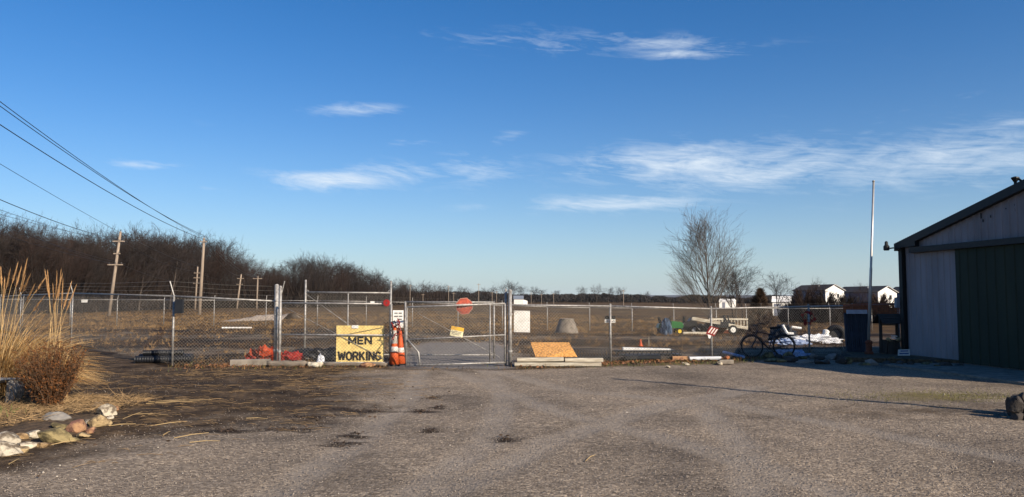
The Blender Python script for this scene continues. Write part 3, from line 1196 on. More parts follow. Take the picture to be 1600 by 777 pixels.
block_text('MEN', V(XY(564, Ys).x, Ys, pxz(532.2, Ys)), 0.20, 0.62, root, ink, .25)
block_text('WORKING', V(XY(563.5, Ys).x, Ys, pxz(556.5, Ys)), 0.235, 1.13, root, ink, .23)
mb = MB()
mb.box(V(XY(556, Ys).x, Ys - 0.012, zt - 0.03), (0.17, 0.02, 0.08))
mb.build('paper_tag', white, root)
mb = MB()
mb.tube(V(x0 + 0.02, Ys - 0.02, zt - 0.28), V(x1 - 0.05, Ys - 0.02, zt - 0.05), 0.006, n=5)
mb.build('tie_wire', dullsteel, root)

# white notice above the cones
Yn = 20.30
x0, x1 = XY(614.5, Yn).x, XY(631, Yn).x
root, nrm = board('notice_sign', 'small faded white notice hung above the two traffic cones', 'sign', [V(x0, Yn, pxz(512, Yn)), V(x1, Yn, pxz(512, Yn)), V(x1, Yn, pxz(485, Yn)), V(x0, Yn, pxz(485, Yn))], 0.01, white)
mb = MB()
for (za, w0, w1) in ((489.5, .15, .45), (489.5, .55, .85), (494.5, .12, .5), (494.5, .58, .9), (499.0, .45, .85)):
    zz = pxz(za, Yn)
    mb.box(V(x0 + (x1 - x0) * (w0 + w1) / 2, Yn - 0.003, zz), ((x1 - x0) * (w1 - w0), 0.004, 0.030))
mb.build('faded_print', inkf, root)

# octagon sign on the right gate
Yo = 20.02
c = A(725.5, 478.5, Yo)
root = thing('octagon_sign', 'faded red octagon stop sign wired to the top of the gate', 'sign', c - V(0, 0, 0.2))


def octagon(r, dy0, dy1):
    mb = MB()
    f = [c + V(r * math.cos(R(22.5 + 45 * k + 6)), dy0, r * math.sin(R(22.5 + 45 * k + 6))) for k in range(8)]
    k2 = [p + V(0, dy1 - dy0, 0) for p in f]
    mb.hexa(f, k2)
    return mb


octagon(0.228, 0.0, 0.008).build('rim', palered, root)
octagon(0.212, -0.003, 0.006).build('plate', signorange, root)
text_mesh('STOP', 0.12, palered, root, c + V(0, -0.003, 0.01), (V(1, 0, 0.105), V(-0.105, 0, 1)), 0.012, 0.31)

# yellow caution card, tilted
Yc = 19.93
c = A(714, 518.5, Yc)
xd = V(math.cos(R(-11)), 0, math.sin(R(-11)))
yd = V(-xd.z, 0, xd.x)
w2, h2 = 0.165, 0.125
root, nrm = board('caution_card', 'tilted yellow and white warning card on the gate middle rail', 'sign', [c - xd * w2 - yd * h2, c + xd * w2 - yd * h2, c + xd * w2 + yd * h2, c - xd * w2 + yd * h2], 0.006, mat('card_cream', (0.80, 0.72, 0.45), 0.6))
mb = MB()
q = [c - xd * w2 + yd * 0.03, c + xd * w2 + yd * 0.03, c + xd * w2 + yd * h2, c - xd * w2 + yd * h2]
mb.hexa([p + V(0, 0, 0) for p in q], [p - V(0, 0.004, 0) for p in q])
mb.build('header_band', mat('card_orange', (0.80, 0.45, 0.06), 0.6), root)
mb = MB()
for k in range(3):
    cc = c + yd * (-0.01 - 0.035 * k)
    mb.hexa([cc - xd * 0.12, cc + xd * (0.12 - 0.04 * (k == 2)), cc + xd * (0.12 - 0.04 * (k == 2)) + yd * 0.014, cc - xd * 0.12 + yd * 0.014],
            [p - V(0, 0.003, 0) for p in (cc - xd * 0.12, cc + xd * (0.12 - 0.04 * (k == 2)), cc + xd * (0.12 - 0.04 * (k == 2)) + yd * 0.014, cc - xd * 0.12 + yd * 0.014)])
mb.build('fine_print', inkf, root)

# small round red reflector on the tall panel
c = A(604, 473.5, 20.24)
root = thing('reflector_disc', 'small dark red round reflector on the left gate top rail', 'reflector', c - V(0, 0, 0.09))
mb = MB()
mb.lathe(c, [(0.088, 0), (0.092, 0.008), (0.085, 0.012)], 14, axis=(0, -1, 0))
mb.build('disc', redm, root)
mb = MB()
mb.lathe(c + V(0, -0.012, 0), [(0.02, 0), (0.018, 0.006)], 8, axis=(0, -1, 0))
mb.build('bolt', dullsteel, root)
# small white tag on the tall panel and on the far fence
for (px, py, Y, w, h, lab) in ((582, 472.5, 22.45, 0.12, 0.06, 'small white tag on the tall panel behind the yellow sign'),
                               (132, 470.5, 52.9, 0.42, 0.20, 'small white plate on the far fence near the leaning utility pole')):
    c = A(px, py, Y)
    mb = MB()
    n = 10
    mb.hexa([c + V(-w / 2, 0, -h / 2), c + V(w / 2, 0, -h / 2), c + V(w / 2, 0, h * 0.42), c + V(w * 0.38, 0, h / 2), c + V(-w / 2, 0, h / 2)],
            [c + V(-w / 2, -0.006, -h / 2), c + V(w / 2, -0.006, -h / 2), c + V(w / 2, -0.006, h * 0.42), c + V(w * 0.38, -0.006, h / 2), c + V(-w / 2, -0.006, h / 2)])
    tag(mb.build('plate', white, None, loc=c), lab, 'plate')

# blank white board on the fence right of the gate
Yw = 20.42
cs = [A(803, 519, Yw), A(828, 519.5, Yw), A(828, 486, Yw), A(803, 485.5, Yw)]
root, nrm = board('blank_board', 'blank white board hung behind the mesh beside the thick gate post', 'board', cs, 0.012, white)
for t in ((0.06, 0.05), (0.94, 0.05), (0.06, 0.95), (0.94, 0.95)):
    pp = cs[0].lerp(cs[1], t[0]).lerp(cs[3].lerp(cs[2], t[0]), t[1])
    mb = MB()
    mb.lathe(pp, [(0.012, 0), (0.01, 0.006)], 6, axis=(0, -1, 0))
    mb.build('bolt', dullsteel, root)

# black and white sign behind the first post of the right fence
Yb = 21.46
cs = [A(945, 504.5, Yb), A(961.5, 504.5, Yb), A(961.5, 493.5, Yb), A(945, 493.5, Yb)]
root, nrm = board('property_sign', 'small black and white sign on a fence post right of the plywood', 'sign', cs, 0.006, white)
mb = MB()
mid_l, mid_r = cs[0].lerp(cs[3], 0.5), cs[1].lerp(cs[2], 0.5)
q = [mid_l, mid_r, cs[2], cs[3]]
mb.hexa(q, [p - V(0, 0.004, 0) for p in q])
mb.build('black_band', ink, root)
mb = MB()
for k in range(6):
    f = 0.08 + 0.15 * k
    a_ = cs[0].lerp(cs[1], f) + V(0, -0.003, 0.02)
    mb.box(a_ + V(0.012, 0, 0.02), (0.022, 0.004, 0.03 + 0.02 * (k % 2)))
mb.build('print', inkf, root)

# red and white sign hanging askew on the second post
Yr = 21.9
xd = V(math.cos(R(-17)), 0, math.sin(R(-17)))
yd = V(-xd.z, 0, xd.x)
c = A(1114.5, 518, Yr)
w2, h2 = 0.125, 0.125
sk = -0.06
cs = [c - xd * w2 - yd * h2 + xd * sk, c + xd * w2 - yd * h2 + xd * sk, c + xd * w2 + yd * h2, c - xd * w2 + yd * h2]
root, nrm = board('askew_sign', 'red sign with white strokes hanging askew on a fence post', 'sign', cs, 0.006, redm)
for k in range(3):
    mb = MB()
    f = 0.2 + 0.3 * k
    b0_ = cs[0].lerp(cs[1], f) + yd * 0.05
    t0_ = cs[3].lerp(cs[2], f) - yd * 0.03
    mb.hexa([b0_, b0_ + xd * 0.035, t0_ + xd * 0.035, t0_], [p - V(0, 0.004, 0) for p in (b0_, b0_ + xd * 0.035, t0_ + xd * 0.035, t0_)])
    mb.build('white_stroke', white, root)
mb = MB()
e0, e1 = cs[0] + xd * 0.05, cs[0] + xd * 0.16
mb.hexa([e0, e1, e1 - V(0.03, 0, 0.09), e0 - V(-0.03, 0, 0.11)], [p - V(0, 0.01, 0) for p in (e0, e1, e1 - V(0.03, 0, 0.09), e0 - V(-0.03, 0, 0.11))])
mb.build('torn_white_corner', white, root)


# ------------------------------------------------------------------ traffic cones
def traffic_cone(px, Y, H, label, tilt=0.0, bands=2):
    p = XY(px, Y)
    root = thing('traffic_cone', label, 'traffic cone', p, None)
    T = Matrix.Rotation(tilt, 3, 'Y')

    def ringed(prof, m, nm):
        mb = MB()
        mb.lathe(p, prof, 16)
        mb.v = [tuple(p + T @ (Vector(v) - p)) for v in mb.v]
        return mb.build(nm, m, root, True)
    mb = MB()
    mb.hexa([p + V(sx * 0.17, sy * 0.17, 0.0) for sx, sy in ((-1, -1), (1, -1), (1, 1), (-1, 1))], [p + V(sx * 0.16, sy * 0.16, 0.035) for sx, sy in ((-1, -1), (1, -1), (1, 1), (-1, 1))])
    mb.build('base', black, root)

    def rr(h):
        return 0.135 - (0.135 - 0.035) * h / H
    ringed([(rr(h), h) for h in (0.035, 0.3 * H, 0.6 * H, H)] + [(0.02, H + 0.01)], orange, 'cone_body')
    for (a, b_) in ((0.36, 0.50), (0.58, 0.93))[:bands]:
        ringed([(rr(a * H) + 0.001, a * H), (rr(a * H) + 0.005, a * H + 0.005), (rr(b_ * H) + 0.005, b_ * H - 0.005), (rr(b_ * H) + 0.001, b_ * H)], coneband, 'reflective_band')
    return root


traffic_cone(617, 20.3, 0.98, 'orange traffic cone with wide white bands, the taller of the pair at gate', 0.01)
traffic_cone(627.5, 20.5, 0.90, 'orange traffic cone with single white band tucked behind taller cone', -0.02, 1)
# tangle of red tape and black chain over the cone tops
cpt = A(621, 508, 20.05)
root = thing('tape_tangle', 'tangled red tape and black chain draped over the cone tops', 'tape', cpt)
for nm, m, k, sp_, rr_ in (('red_tape', redm, 5, 0.15, 0.013), ('black_chain', black, 3, 0.18, 0.012)):
    for j in range(k):
        pts = []
        q = cpt + V(random.uniform(-.1, .1), random.uniform(-.05, .05), random.uniform(-.02, .12))
        for i in range(7):
            pts.append(q)
            q = q + V(random.uniform(-sp_, sp_) * .7, random.uniform(-.05, .05), random.uniform(-.12, .06))
            q.x = min(max(q.x, cpt.x - .17), cpt.x + .17)
        mb = MB()
        mb.path(pts, rr_, 5)
        mb.build(nm, m, root)


# ------------------------------------------------------------------ rocks, lumps
def rock_mb(c, s, seed, flat=0.25, sub=3, rotation=0.0, rough=0.28):
    """angular stone: noisy icosphere with a few planar cuts"""
    import bmesh
    bm = bmesh.new()
    bmesh.ops.create_icosphere(bm, subdivisions=sub, radius=1.0)
    rnd = random.Random(seed)
    cuts = [(Vector((rnd.gauss(0, 1), rnd.gauss(0, 1), rnd.gauss(0, .8))).normalized(), rnd.uniform(.42, .80)) for _ in range(13)]
    rz = rotz(rotation)
    vs = []
    for v in bm.verts:
        p = v.co.copy()
        n = mnoise.noise(p * 1.3 + Vector((seed * 3.1, 0, 0)))
        p *= 1.18 + rough * n
        for (d, k) in cuts:
            q = p.dot(d)
            if q > k:
                p -= d * (q - k) * 0.9
        p *= 1 + .35 * rough * mnoise.noise(p * 4.5 + Vector((0, seed * 2.3, 0)))
        p.z = max(p.z, -0.7)
        vs.append(Vector(c) + rz @ V(p.x * s[0], p.y * s[1], p.z * s[2]))
    fs = [tuple(v.index for v in f.verts) for f in bm.faces]
    bm.free()
    mb = MB()
    mb.add(vs, fs)
    return mb


stone_cols = {
    'white': mat('pale_limestone', (0.46, 0.40, 0.30), 0.9, 0, 0.4, 11, bump=1.0, bscale=16, col2=(0.13, 0.10, 0.07), thr=(.42, .57)),
    'tan': mat('tan_sandstone', (0.40, 0.29, 0.15), 0.9, 0, 0.4, 8, bump=1.0, bscale=16, col2=(0.13, 0.09, 0.05), thr=(.42, .58)),
    'red': mat('red_sandstone', (0.33, 0.185, 0.095), 0.9, 0, 0.4, 8, bump=1.0, bscale=16, col2=(0.14, 0.065, 0.05), thr=(.42, .58)),
    'ochre': mat('ochre_stone', (0.36, 0.24, 0.12), 0.9, 0, 0.4, 10, bump=1.0, bscale=16, col2=(0.13, 0.08, 0.04), thr=(.42, .57)),
    'grey': mat('grey_stone', (0.22, 0.20, 0.175), 0.9, 0, 0.4, 8, bump=0.6, bscale=22, col2=(0.16, 0.15, 0.14)),
    'dark': mat('dark_stone', (0.045, 0.036, 0.030), 0.9, 0, 0.4, 8, bump=0.6, bscale=22, col2=(0.06, 0.052, 0.045)),
    'moss': mat('mossy_stone', (0.24, 0.185, 0.085), 0.9, 0, 0.5, 6, bump=1.0, bscale=16, col2=(0.075, 0.06, 0.03), thr=(.42, .58)),
}


def stone(px, pyb, wpx, hpx, colr, label, seed, depth=0.85, rot_=0.0, group=None, lift=0.0):
    p = G(px, pyb)
    ppm = F / p.y
    w, h = wpx / ppm, hpx / ppm
    dpt = w * depth
    cy = p.y + dpt * 0.35
    c = V((px - 800) / F * cy, cy, gzf(p.x, cy) + h * 0.33 + lift)
    o = rock_mb(c, (w * 0.58, dpt * 0.55, h * 0.62), seed, rotation=rot_).build('border_stone', stone_cols[colr], None, loc=V(c.x, c.y, gzf(p.x, cy)))
    tag(o, label, 'stone', group)
    return o


LB = [
    (18, 714, 52, 22, 'white', 'pale ragged limestone at the low end of the stone border'),
    (-14, 700, 50, 24, 'ochre', 'ochre stone behind the low end of the stone border'),
    (24, 698, 48, 20, 'white', 'flat whitish stone stacked beside the ragged limestone'),
    (52, 703, 42, 15, 'white', 'long low whitish stone lying along the border edge'),
    (60, 688, 40, 16, 'white', 'flat pale slab stone behind the long low stone'),
    (96, 693, 54, 26, 'moss', 'big flat mossy tan stone in the middle of border'),
    (104, 676, 34, 16, 'moss', 'mossy olive stone on top behind the big flat stone'),
    (136, 684, 22, 9, 'tan', 'small flat tan stone in front of the red stone'),
    (133, 676, 34, 19, 'red', 'red sandstone block with an orange face in the border'),
    (150, 678, 14, 10, 'red', 'small pinkish chip beside the red sandstone block'),
    (160, 668, 32, 25, 'tan', 'upright cream stone leaning between red block and knobbly stone'),
    (171, 652, 28, 24, 'white', 'knobbly pale stone at the high end of border'),
    (187, 644, 12, 11, 'red', 'small pink stone at the tip of the border'),
    (181, 656, 13, 8, 'white', 'small white chip below the knobbly pale stone'),
    (160, 640, 24, 14, 'grey', 'grey stone half hidden behind the knobbly pale stone'),
    (93, 664, 40, 17, 'grey', 'grey weathered block lying inside the border below shrub'),
    (36, 709, 30, 11, 'tan', 'thin tan slab wedged in front of the flat whitish stone'),
    (78, 700, 26, 9, 'ochre', 'thin ochre slab at the toe of the big flat stone'),
    (8, 690, 36, 13, 'moss', 'olive slab stone behind the flat whitish stone'),
    (122, 690, 24, 8, 'moss', 'thin olive slab below the red sandstone block'),
    (147, 664, 20, 10, 'white', 'pale wedge stone behind the upright cream stone'),
    (177, 640, 16, 9, 'grey', 'grey lump stone near the tip of the border'),
    (44, 690, 22, 12, 'ochre', 'ochre wedge between the two pale slab stones'),
    (-38, 716, 54, 26, 'tan', 'tan stone at the very end of the stone border'),
]
for i, (px, py, w, h, cl_, lab) in enumerate(LB):
    stone(px, py, w, h, cl_, lab, 100 + i, rot_=random.uniform(-.4, .4))

# mounded planting bed behind the left border
mb = MB()
bed = [G(-60, 716), G(20, 706), (G(100, 690)), G(150, 672), G(176, 650), G(160, 634), G(60, 622), G(-90, 622)]
cen = sum(bed, V(0, 0, 0)) / len(bed)
vs = []
NR = 7
for k in range(NR):
    f = 1 - k / (NR - 0.5)
    for i in range(len(bed) * 3):
        a_, fr = divmod(i, 3)
        q = bed[a_].lerp(bed[(a_ + 1) % len(bed)], fr / 3.0)
        r = cen.lerp(q, f)
        vs.append((r.x, r.y, -0.03 + 0.11 * (1 - f) ** 0.6 + random.uniform(-.012, .02)))
nb = len(bed) * 3
fs = [(k * nb + i, k * nb + (i + 1) % nb, (k + 1) * nb + (i + 1) % nb, (k + 1) * nb + i) for k in range(NR - 1) for i in range(nb)]
fs.append(tuple((NR - 1) * nb + i for i in range(nb)))
mb.add(vs, fs)
tag(mb.build('planting_bed', mat('bed_soil', (0.13, 0.085, 0.048), 0.95, 0, 0.6, 14, bump=0.8, bscale=30, col2=(0.03, 0.020, 0.012), detail=9), None, True), kind='structure')

# stone bench at the left edge
pB = G(-4, 640)
root = thing('stone_bench', 'low grey stone bench half hidden under golden ornamental grass', 'bench', pB)
mb = MB()
sl = rock_mb(pB + V(-0.10, 0.16, 0.44), (0.62, 0.26, 0.055), 311, sub=3, rough=0.1)
sl.build('seat_slab', mat('bench_stone', (0.20, 0.21, 0.22), 0.9, 0, 0.3, 8, bump=0.5, bscale=25), root)
for dx in (-0.45, 0.14):
    rock_mb(pB + V(dx, 0.14, 0.20), (0.16, 0.2, 0.24), 320 + int(dx * 10), rough=0.12).build('leg', stone_cols['grey'], root)

# stones along the right shaded edge, in front of the barn
k = 0
for row, (ya, yb_, nn) in enumerate(((560, 571, 22), (566, 575, 17))):
    for i in range(nn):
        f = (i + random.uniform(-.3, .3)) / (nn - 1)
        px = 1196 + (1486 - 1196) * f + row * 4
        py = ya + (yb_ - ya) * f + random.uniform(-1.2, 1.2)
        stone(px, py, random.uniform(12, 24), random.uniform(6, 12), random.choice(['dark', 'grey', 'dark', 'moss']), 'dark rough stone in the shaded edging below the flagpole and barn', 400 + k, group='stones edging the shaded bed')
        k += 1
# raised shaded bed behind that edging
mb = MB()
q = [G(1320, 566), G(1500, 571), BW(1.9, 0, 0.05), BW(0.0, 0, 0.3), V(10.2, 24.1, 0)]
mb.hexa([V(p.x, p.y, -0.05) for p in q], [V(p.x, p.y, 0.13) for p in q])
tag(mb.build('raised_bed', MATS['bed_soil']), kind='structure')

# heap of dark stones at the right edge of the lot
k = 0
for i in range(46):
    f = (i % 23) / 22.0
    x = 7.28 + 1.9 * f + random.uniform(-.05, .05)
    lay = i // 23
    y = 11.25 + random.uniform(-.05, .45)
    h = 0.10 + random.random() * .06
    z = h * .4 + lay * (0.14 + 0.10 * f) + (0.18 * f if lay else 0)
    c = V(x, y, z)
    o = rock_mb(c, (0.10 + .05 * random.random(), 0.10 + .05 * random.random(), h), 500 + i).build('heap_stone', stone_cols['dark'], None, loc=V(x, y, 0))
    tag(o, 'dark stone in the heap on gravel opposite the barn doors', 'stone', 'stones of the heap facing the barn')


# ------------------------------------------------------------------ lumber, plywood, pipes
def beam(p, q, w, h, m, name, label, cat, group=None, roll=0.0):
    p, q = Vector(p), Vector(q)
    d = (q - p)
    L = d.length
    d.normalize()
    side = d.cross(V(0, 0, 1)).normalized()
    up = side.cross(d)
    b_ = 0.12 * min(w, h)
    prof = [(-w / 2 + b_, -h / 2), (w / 2 - b_, -h / 2), (w / 2, -h / 2 + b_), (w / 2, h / 2 - b_), (w / 2 - b_, h / 2), (-w / 2 + b_, h / 2), (-w / 2, h / 2 - b_), (-w / 2, -h / 2 + b_)]
    mb = MB()
    mb.hexa([p + side * a_ + up * c_ for a_, c_ in prof], [q + side * a_ + up * c_ for a_, c_ in prof])
    o = mb.build(name, m, None, loc=p)
    if label:
        tag(o, label, cat, group)
    return o


def roundbar(p, q, r, m, name, label, cat, group=None, n=10, hollow=False):
    p, q = Vector(p), Vector(q)
    mb = MB()
    if hollow:
        d = (q - p)
        mb.lathe(p, [(r * .8, 0.02), (r * .8, 0.0), (r, 0.0), (r, d.length), (r * .8, d.length), (r * .8, d.length - .02)], n, axis=d)
    else:
        mb.tube(p, q, r, n=n)
    o = mb.build(name, m, None, False, loc=p)
    if label:
        tag(o, label, cat, group)
    return o


# white boards stacked at the foot of the fence
yl = 19.95
for i, (xa, xb, z, yy, lab) in enumerate(((804, 938, 0.06, yl, 'long white board, bottom of the stack under the plywood'),
                                          (808, 880, 0.17, yl + 0.06, 'short white board, upper left of stack under the plywood'),
                                          (882, 941, 0.165, yl + 0.07, 'short white board, upper right of stack under the plywood'),
                                          (812, 936, 0.115, yl + 0.28, 'grey board at the back of stack under the plywood'))):
    p, q = XY(xa, yy), XY(xb, yy)
    p.z = q.z = z
    q.z += 0.015 * (i == 1)
    beam(p, q, 0.20, 0.095, whitew if i < 3 else oldwood, 'white_board' if i < 3 else 'grey_board', lab, 'board')
# strand board leaning back on the fence
cs = [A(837, 558, 20.62), A(902, 557.5, 20.62), A(889, 535, 21.2), A(829, 535, 21.2)]
root, nrm = board('strand_board_sheet', 'orange strand board sheet lying tilted behind the white boards', 'board', cs, 0.012, osb)
mb = MB()
sp0, sp1 = cs[3].lerp(cs[2], 0.5), V(cs[3].lerp(cs[2], 0.5).x, 21.35, 0)
p_ = sp0 - V(0, -0.02, 0.04)
mb.box(V(p_.x, 21.25, p_.z / 2 - 0.02), (0.5, 0.2, p_.z - 0.02))
mb.build('prop_block', oldwood, root)
# tyre behind the sheet
c = A(865, 538, 23.4)


def tyre(c, Rr, r, label, axis=(0, 0, 1)):
    root = thing('old_tyre', label, 'tyre', c - V(0, 0, r))
    mb = MB()
    mb.torus(c, Rr, r, axis, 28, 10)
    mb.build('tread', black, root, True)
    mb = MB()
    mb.lathe(Vector(c) - Vector(axis) * 0.02, [(Rr * .75, 0), (Rr * .7, 0.02), (Rr * .3, 0.03)], 18, axis=axis)
    mb.build('rim', dullsteel, root)
    return root


tyre(V(c.x, 23.4, 0.16), 0.30, 0.12, 'old black tyre lying flat behind the plywood sheet')
# black slatted pallet right of the sheet
pq = XY(922, 22.4)
root = thing('black_grate', 'black slatted grating leaning behind the plywood sheet', 'grating', pq)
for i in range(14):
    x = pq.x - 0.55 + 1.15 * i / 13
    mb = MB()
    mb.box(V(x, 22.5, 0.17), (0.03, 0.5, 0.025), Matrix.Rotation(R(30), 3, 'X'))
    mb.build('slat', blackp, root)
for dy, dz in ((-0.2, 0.055), (0.22, 0.27)):
    mb = MB()
    mb.box(V(pq.x, 22.5 + dy, dz), (1.25, 0.04, 0.03))
    mb.build('rail', blackp, root)

# pile between second and third posts: white panels over black sheets
pw_ = [(974, 546, 1036, 543, 22.9, 0.055, 'white plastic downspout lying on the black slatted rack')]
p0, p1 = A(973, 545.5, 22.9), A(1047, 547.5, 22.9)
beam(p0, p1, 0.26, 0.10, white, 'white_downspout', 'long white trough lying on top of the black pile', 'trough')
for i, (xa, xb, yy, z, w, h, m, lab) in enumerate((
        (960, 1052, 22.75, 0.21, 0.5, 0.03, blackp, 'upper black sheet under the white trough'),
        (968, 1060, 22.6, 0.10, 0.55, 0.05, blackp, 'middle black sheet in the pile under the white trough'),
        (950, 1038, 21.9, 0.06, 0.35, 0.10, darkwood, 'dark timber in front of the pile under the white trough'),
        (975, 1030, 21.6, 0.11, 0.16, 0.12, blackp, 'short black block in front of the dark timber'))):
    p, q = XY(xa, yy), XY(xb, yy + 0.1)
    p.z, q.z = z, z + 0.01
    beam(p, q, w, h, m, 'black_sheet' if m == blackp else 'dark_timber', lab, 'sheet' if m == blackp else 'timber')
for i in range(16):
    x = XY(962, 22.4).x + 0.12 * i
    mb = MB()
    mb.box(V(x, 22.36, 0.14), (0.025, 0.03, 0.20), Matrix.Rotation(R(20), 3, 'Y'))
    if i == 0:
        rk = thing('black_rack', 'black slatted rack standing in the pile under the white trough', 'rack', V(x, 22.36, 0))
        r2 = MB()
        r2.box(V(x + 0.9, 22.36, 0.245), (1.9, 0.03, 0.025))
        r2.box(V(x + 0.9, 22.36, 0.035), (1.9, 0.03, 0.025))
        r2.build('rail', blackp, rk)
    mb.build('slat', blackp, rk)
p, q = A(1050, 559, 21.7), A(1073, 560, 21.7)
beam(V(p.x, 21.7, .08), V(q.x, 21.7, .08), 0.18, 0.11, stone_cols['red'], 'faded_timber', 'short faded pink timber at the foot of the fence', 'timber')
roundbar(V(XY(1075, 21.75).x, 21.75, 0.065), V(XY(1124, 21.85).x, 21.85, 0.07), 0.055, mat('grey_pipe', (0.50, 0.52, 0.55), 0.5), 'grey_pipe', 'pale grey pipe lying at the foot of the second fence post', 'pipe')
roundbar(V(XY(1128, 23.3).x, 23.3, 0.14), V(XY(1160, 22.5).x, 22.5, 0.05), 0.04, tarpbluew, 'blue_pipe', 'pale blue pipe slanting to the bicycle front wheel', 'pipe')
o = rock_mb(A(1134, 560, 21.7), (0.12, 0.10, 0.10), 61, sub=2, rough=.15).build('clay_pot', mat('terracotta', (0.42, 0.15, 0.06), 0.8, 0, 0.3, 9), None, loc=A(1134, 563, 21.7))
tag(o, 'broken terracotta lump beside the pale grey pipe', 'lump')
p, q = G(1126, 570), G(1148, 570)
beam(V(p.x, 20.7, .06), V(q.x, 20.7, .06), 0.16, 0.11, concrete, 'concrete_block', 'flat concrete block below the terracotta lump', 'block')
for i, (px, py, w, lab) in enumerate(((1070, 571, 9, 'small white stone in leaves left of the second fence post'), (1121, 570, 11, 'flat white stone right of the second fence post'), (1042, 575, 8, 'small white stone in grass below the black pile'),
                                      (1064, 568, 5, 'tiny white stone in leaves near the pink timber'))):
    stone(px, py, w, w * .55, 'white', lab, 600 + i)

# left yard: black bundle, net heaps, block, logs, pipe
for i, (xa, xb, yy, z, r, lab) in enumerate(((216, 302, 21.0, 0.10, 0.10, 'black corrugated drain pipe, front one of the bundle'), (222, 305, 21.3, 0.12, 0.11, 'black corrugated drain pipe, back one of the bundle'), (228, 290, 21.12, 0.27, 0.075, 'black corrugated drain pipe lying on top of the bundle'))):
    p, q = XY(xa, yy), XY(xb, yy + 0.15)
    n = 44
    prof = []
    L = (q - p).length
    for k in range(n):
        prof.append((r * (0.9 if k % 2 else 1.0), L * k / (n - 1)))
    mb = MB()
    mb.lathe(V(p.x, p.y, z), prof, 12, axis=(q - p))
    tag(mb.build('drain_pipe', blackp, None, loc=V(p.x, p.y, 0)), lab, 'pipe')


def crumple(c, s, seed, m, name, label, cat, rough=0.5, sub=4, freq=2.2):
    """heap of crumpled sheet"""
    import bmesh
    bm = bmesh.new()
    bmesh.ops.create_icosphere(bm, subdivisions=sub, radius=1.0)
    vs = []
    off = Vector((seed * 1.7, seed * 0.3, 0))
    for v in bm.verts:
        p = v.co.copy()
        n = mnoise.noise(p * freq + off) * 0.6 + abs(mnoise.noise(p * freq * 2.7 + off)) * 0.7 - 0.25
        p *= 1 + rough * n
        p.z = max(p.z, -0.02)
        vs.append(Vector(c) + V(p.x * s[0], p.y * s[1], p.z * s[2]))
    fs = [tuple(v.index for v in f.verts) for f in bm.faces]
    bm.free()
    mb = MB()
    mb.add(vs, fs)
    o = mb.build(name, m, None, loc=c)
    if label:
        tag(o, label, cat)
    return o


crumple(XY(415, 21.4), (0.52, 0.30, 0.40), 3, orangef, 'orange_net_heap', 'crumpled heap of bright orange safety net by gate post', 'net', 0.8, 4, 2.6)
crumple(XY(398, 21.2), (0.22, 0.2, 0.16), 4, redf, 'red_net_heap', 'dark red scrap of net left of the orange heap', 'net', 0.8)
crumple(XY(455, 21.6), (0.45, 0.24, 0.26), 5, redf, 'red_net_heap', 'crumpled red net heap seen through the left gate', 'net', 0.8)
crumple(XY(504, 20.55) + V(0, 0, 0.0), (0.10, 0.1, 0.28), 6, tarpwhite, 'white_rag', 'white crumpled rag on the ground left of the yellow sign', 'rag', 0.7, 3)
crumple(XY(490, 22.0), (0.9, 0.35, 0.34), 16, blackp, 'black_tarp_heap', 'low black tarp heap behind the white rag', 'tarp', 0.7, 4)
p, q = G(362, 572), G(428, 570)
beam(V(p.x, 20.1, .085), V(q.x, 20.25, .085), 0.24, 0.17, concrete, 'concrete_kerb', 'pale concrete kerb block below the orange net', 'block')
for (xa, xb, yy, r, m, lab) in ((420, 482, 19.9, 0.085, oldwood, 'dark grey log lying under the left gate post'), (483, 506, 19.8, 0.07, whitew, 'short pale timber at the foot of the left gate'), (507, 606, 20.0, 0.055, oldwood, 'thin grey log below the yellow sign')):
    p, q = XY(xa, yy), XY(xb, yy + 0.05)
    n = 9
    mb = MB()
    mb.path([V(p.x + (q.x - p.x) * i / n, p.y + 0.02 * math.sin(i), r * .9 + 0.008 * math.sin(i * 1.9)) for i in range(n + 1)], [r * random.uniform(.88, 1.08) for _ in range(n + 1)], 9)
    tag(mb.build('log', m, None, True, loc=p), lab, 'log')
o = rock_mb(XY(575, 19.75) + V(0, 0, .07), (0.30, 0.12, 0.09), 71).build('border_stone', stone_cols['red'], None, loc=XY(575, 19.75))
tag(o, 'dark red stone on the ground below the yellow sign', 'stone')
p, q = XY(349, 47.5), XY(395, 47.5)
roundbar(p + V(0, 0, .06), q + V(0, 0, .06), 0.055, white, 'white_pipe', 'white pipe lying on the straw in front of the far fence', 'pipe')

# concrete manhole cone
c = XY(885, 46.5)
root = thing('manhole_cone', 'weathered concrete manhole cone standing in the dirt yard', 'concrete cone', c)
mb = MB()
mb.lathe(c, [(0.70, -0.05), (0.69, 0.12), (0.44, 0.80), (0.44, 0.86), (0.34, 0.86), (0.36, 0.5)], 26)
mb.build('cone_wall', concrete, root, False)
mb = MB()
mb.torus(c + V(0, 0, 0.855), 0.39, 0.03, (0, 0, 1), 26, 8)
mb.build('rim', concrete, root, True)


# ------------------------------------------------------------------ lawn tractor, mower, trailer
def wheel(c, r, w, rimm, parent, axis=(0, 1, 0), name='wheel'):
    mb = MB()
    mb.lathe(Vector(c) - Vector(axis) * w / 2, [(r * .6, 0), (r * .92, 0.0), (r, w * .2), (r, w * .8), (r * .92, w), (r * .6, w), (r * .6, 0)], 22, axis=axis, caps=False)
    o = mb.build(name, black, parent)
    mb = MB()
    for sg in (1, -1):
        mb.lathe(Vector(c) + Vector(axis) * sg * w * .30, [(r * .62, 0), (r * .56, sg * w * .15), (r * .25, sg * w * .12), (r * .2, sg * w * .26), (r * .05, sg * w * .26)], 18, axis=axis)
    mb.build('rim', rimm, o)
    return o


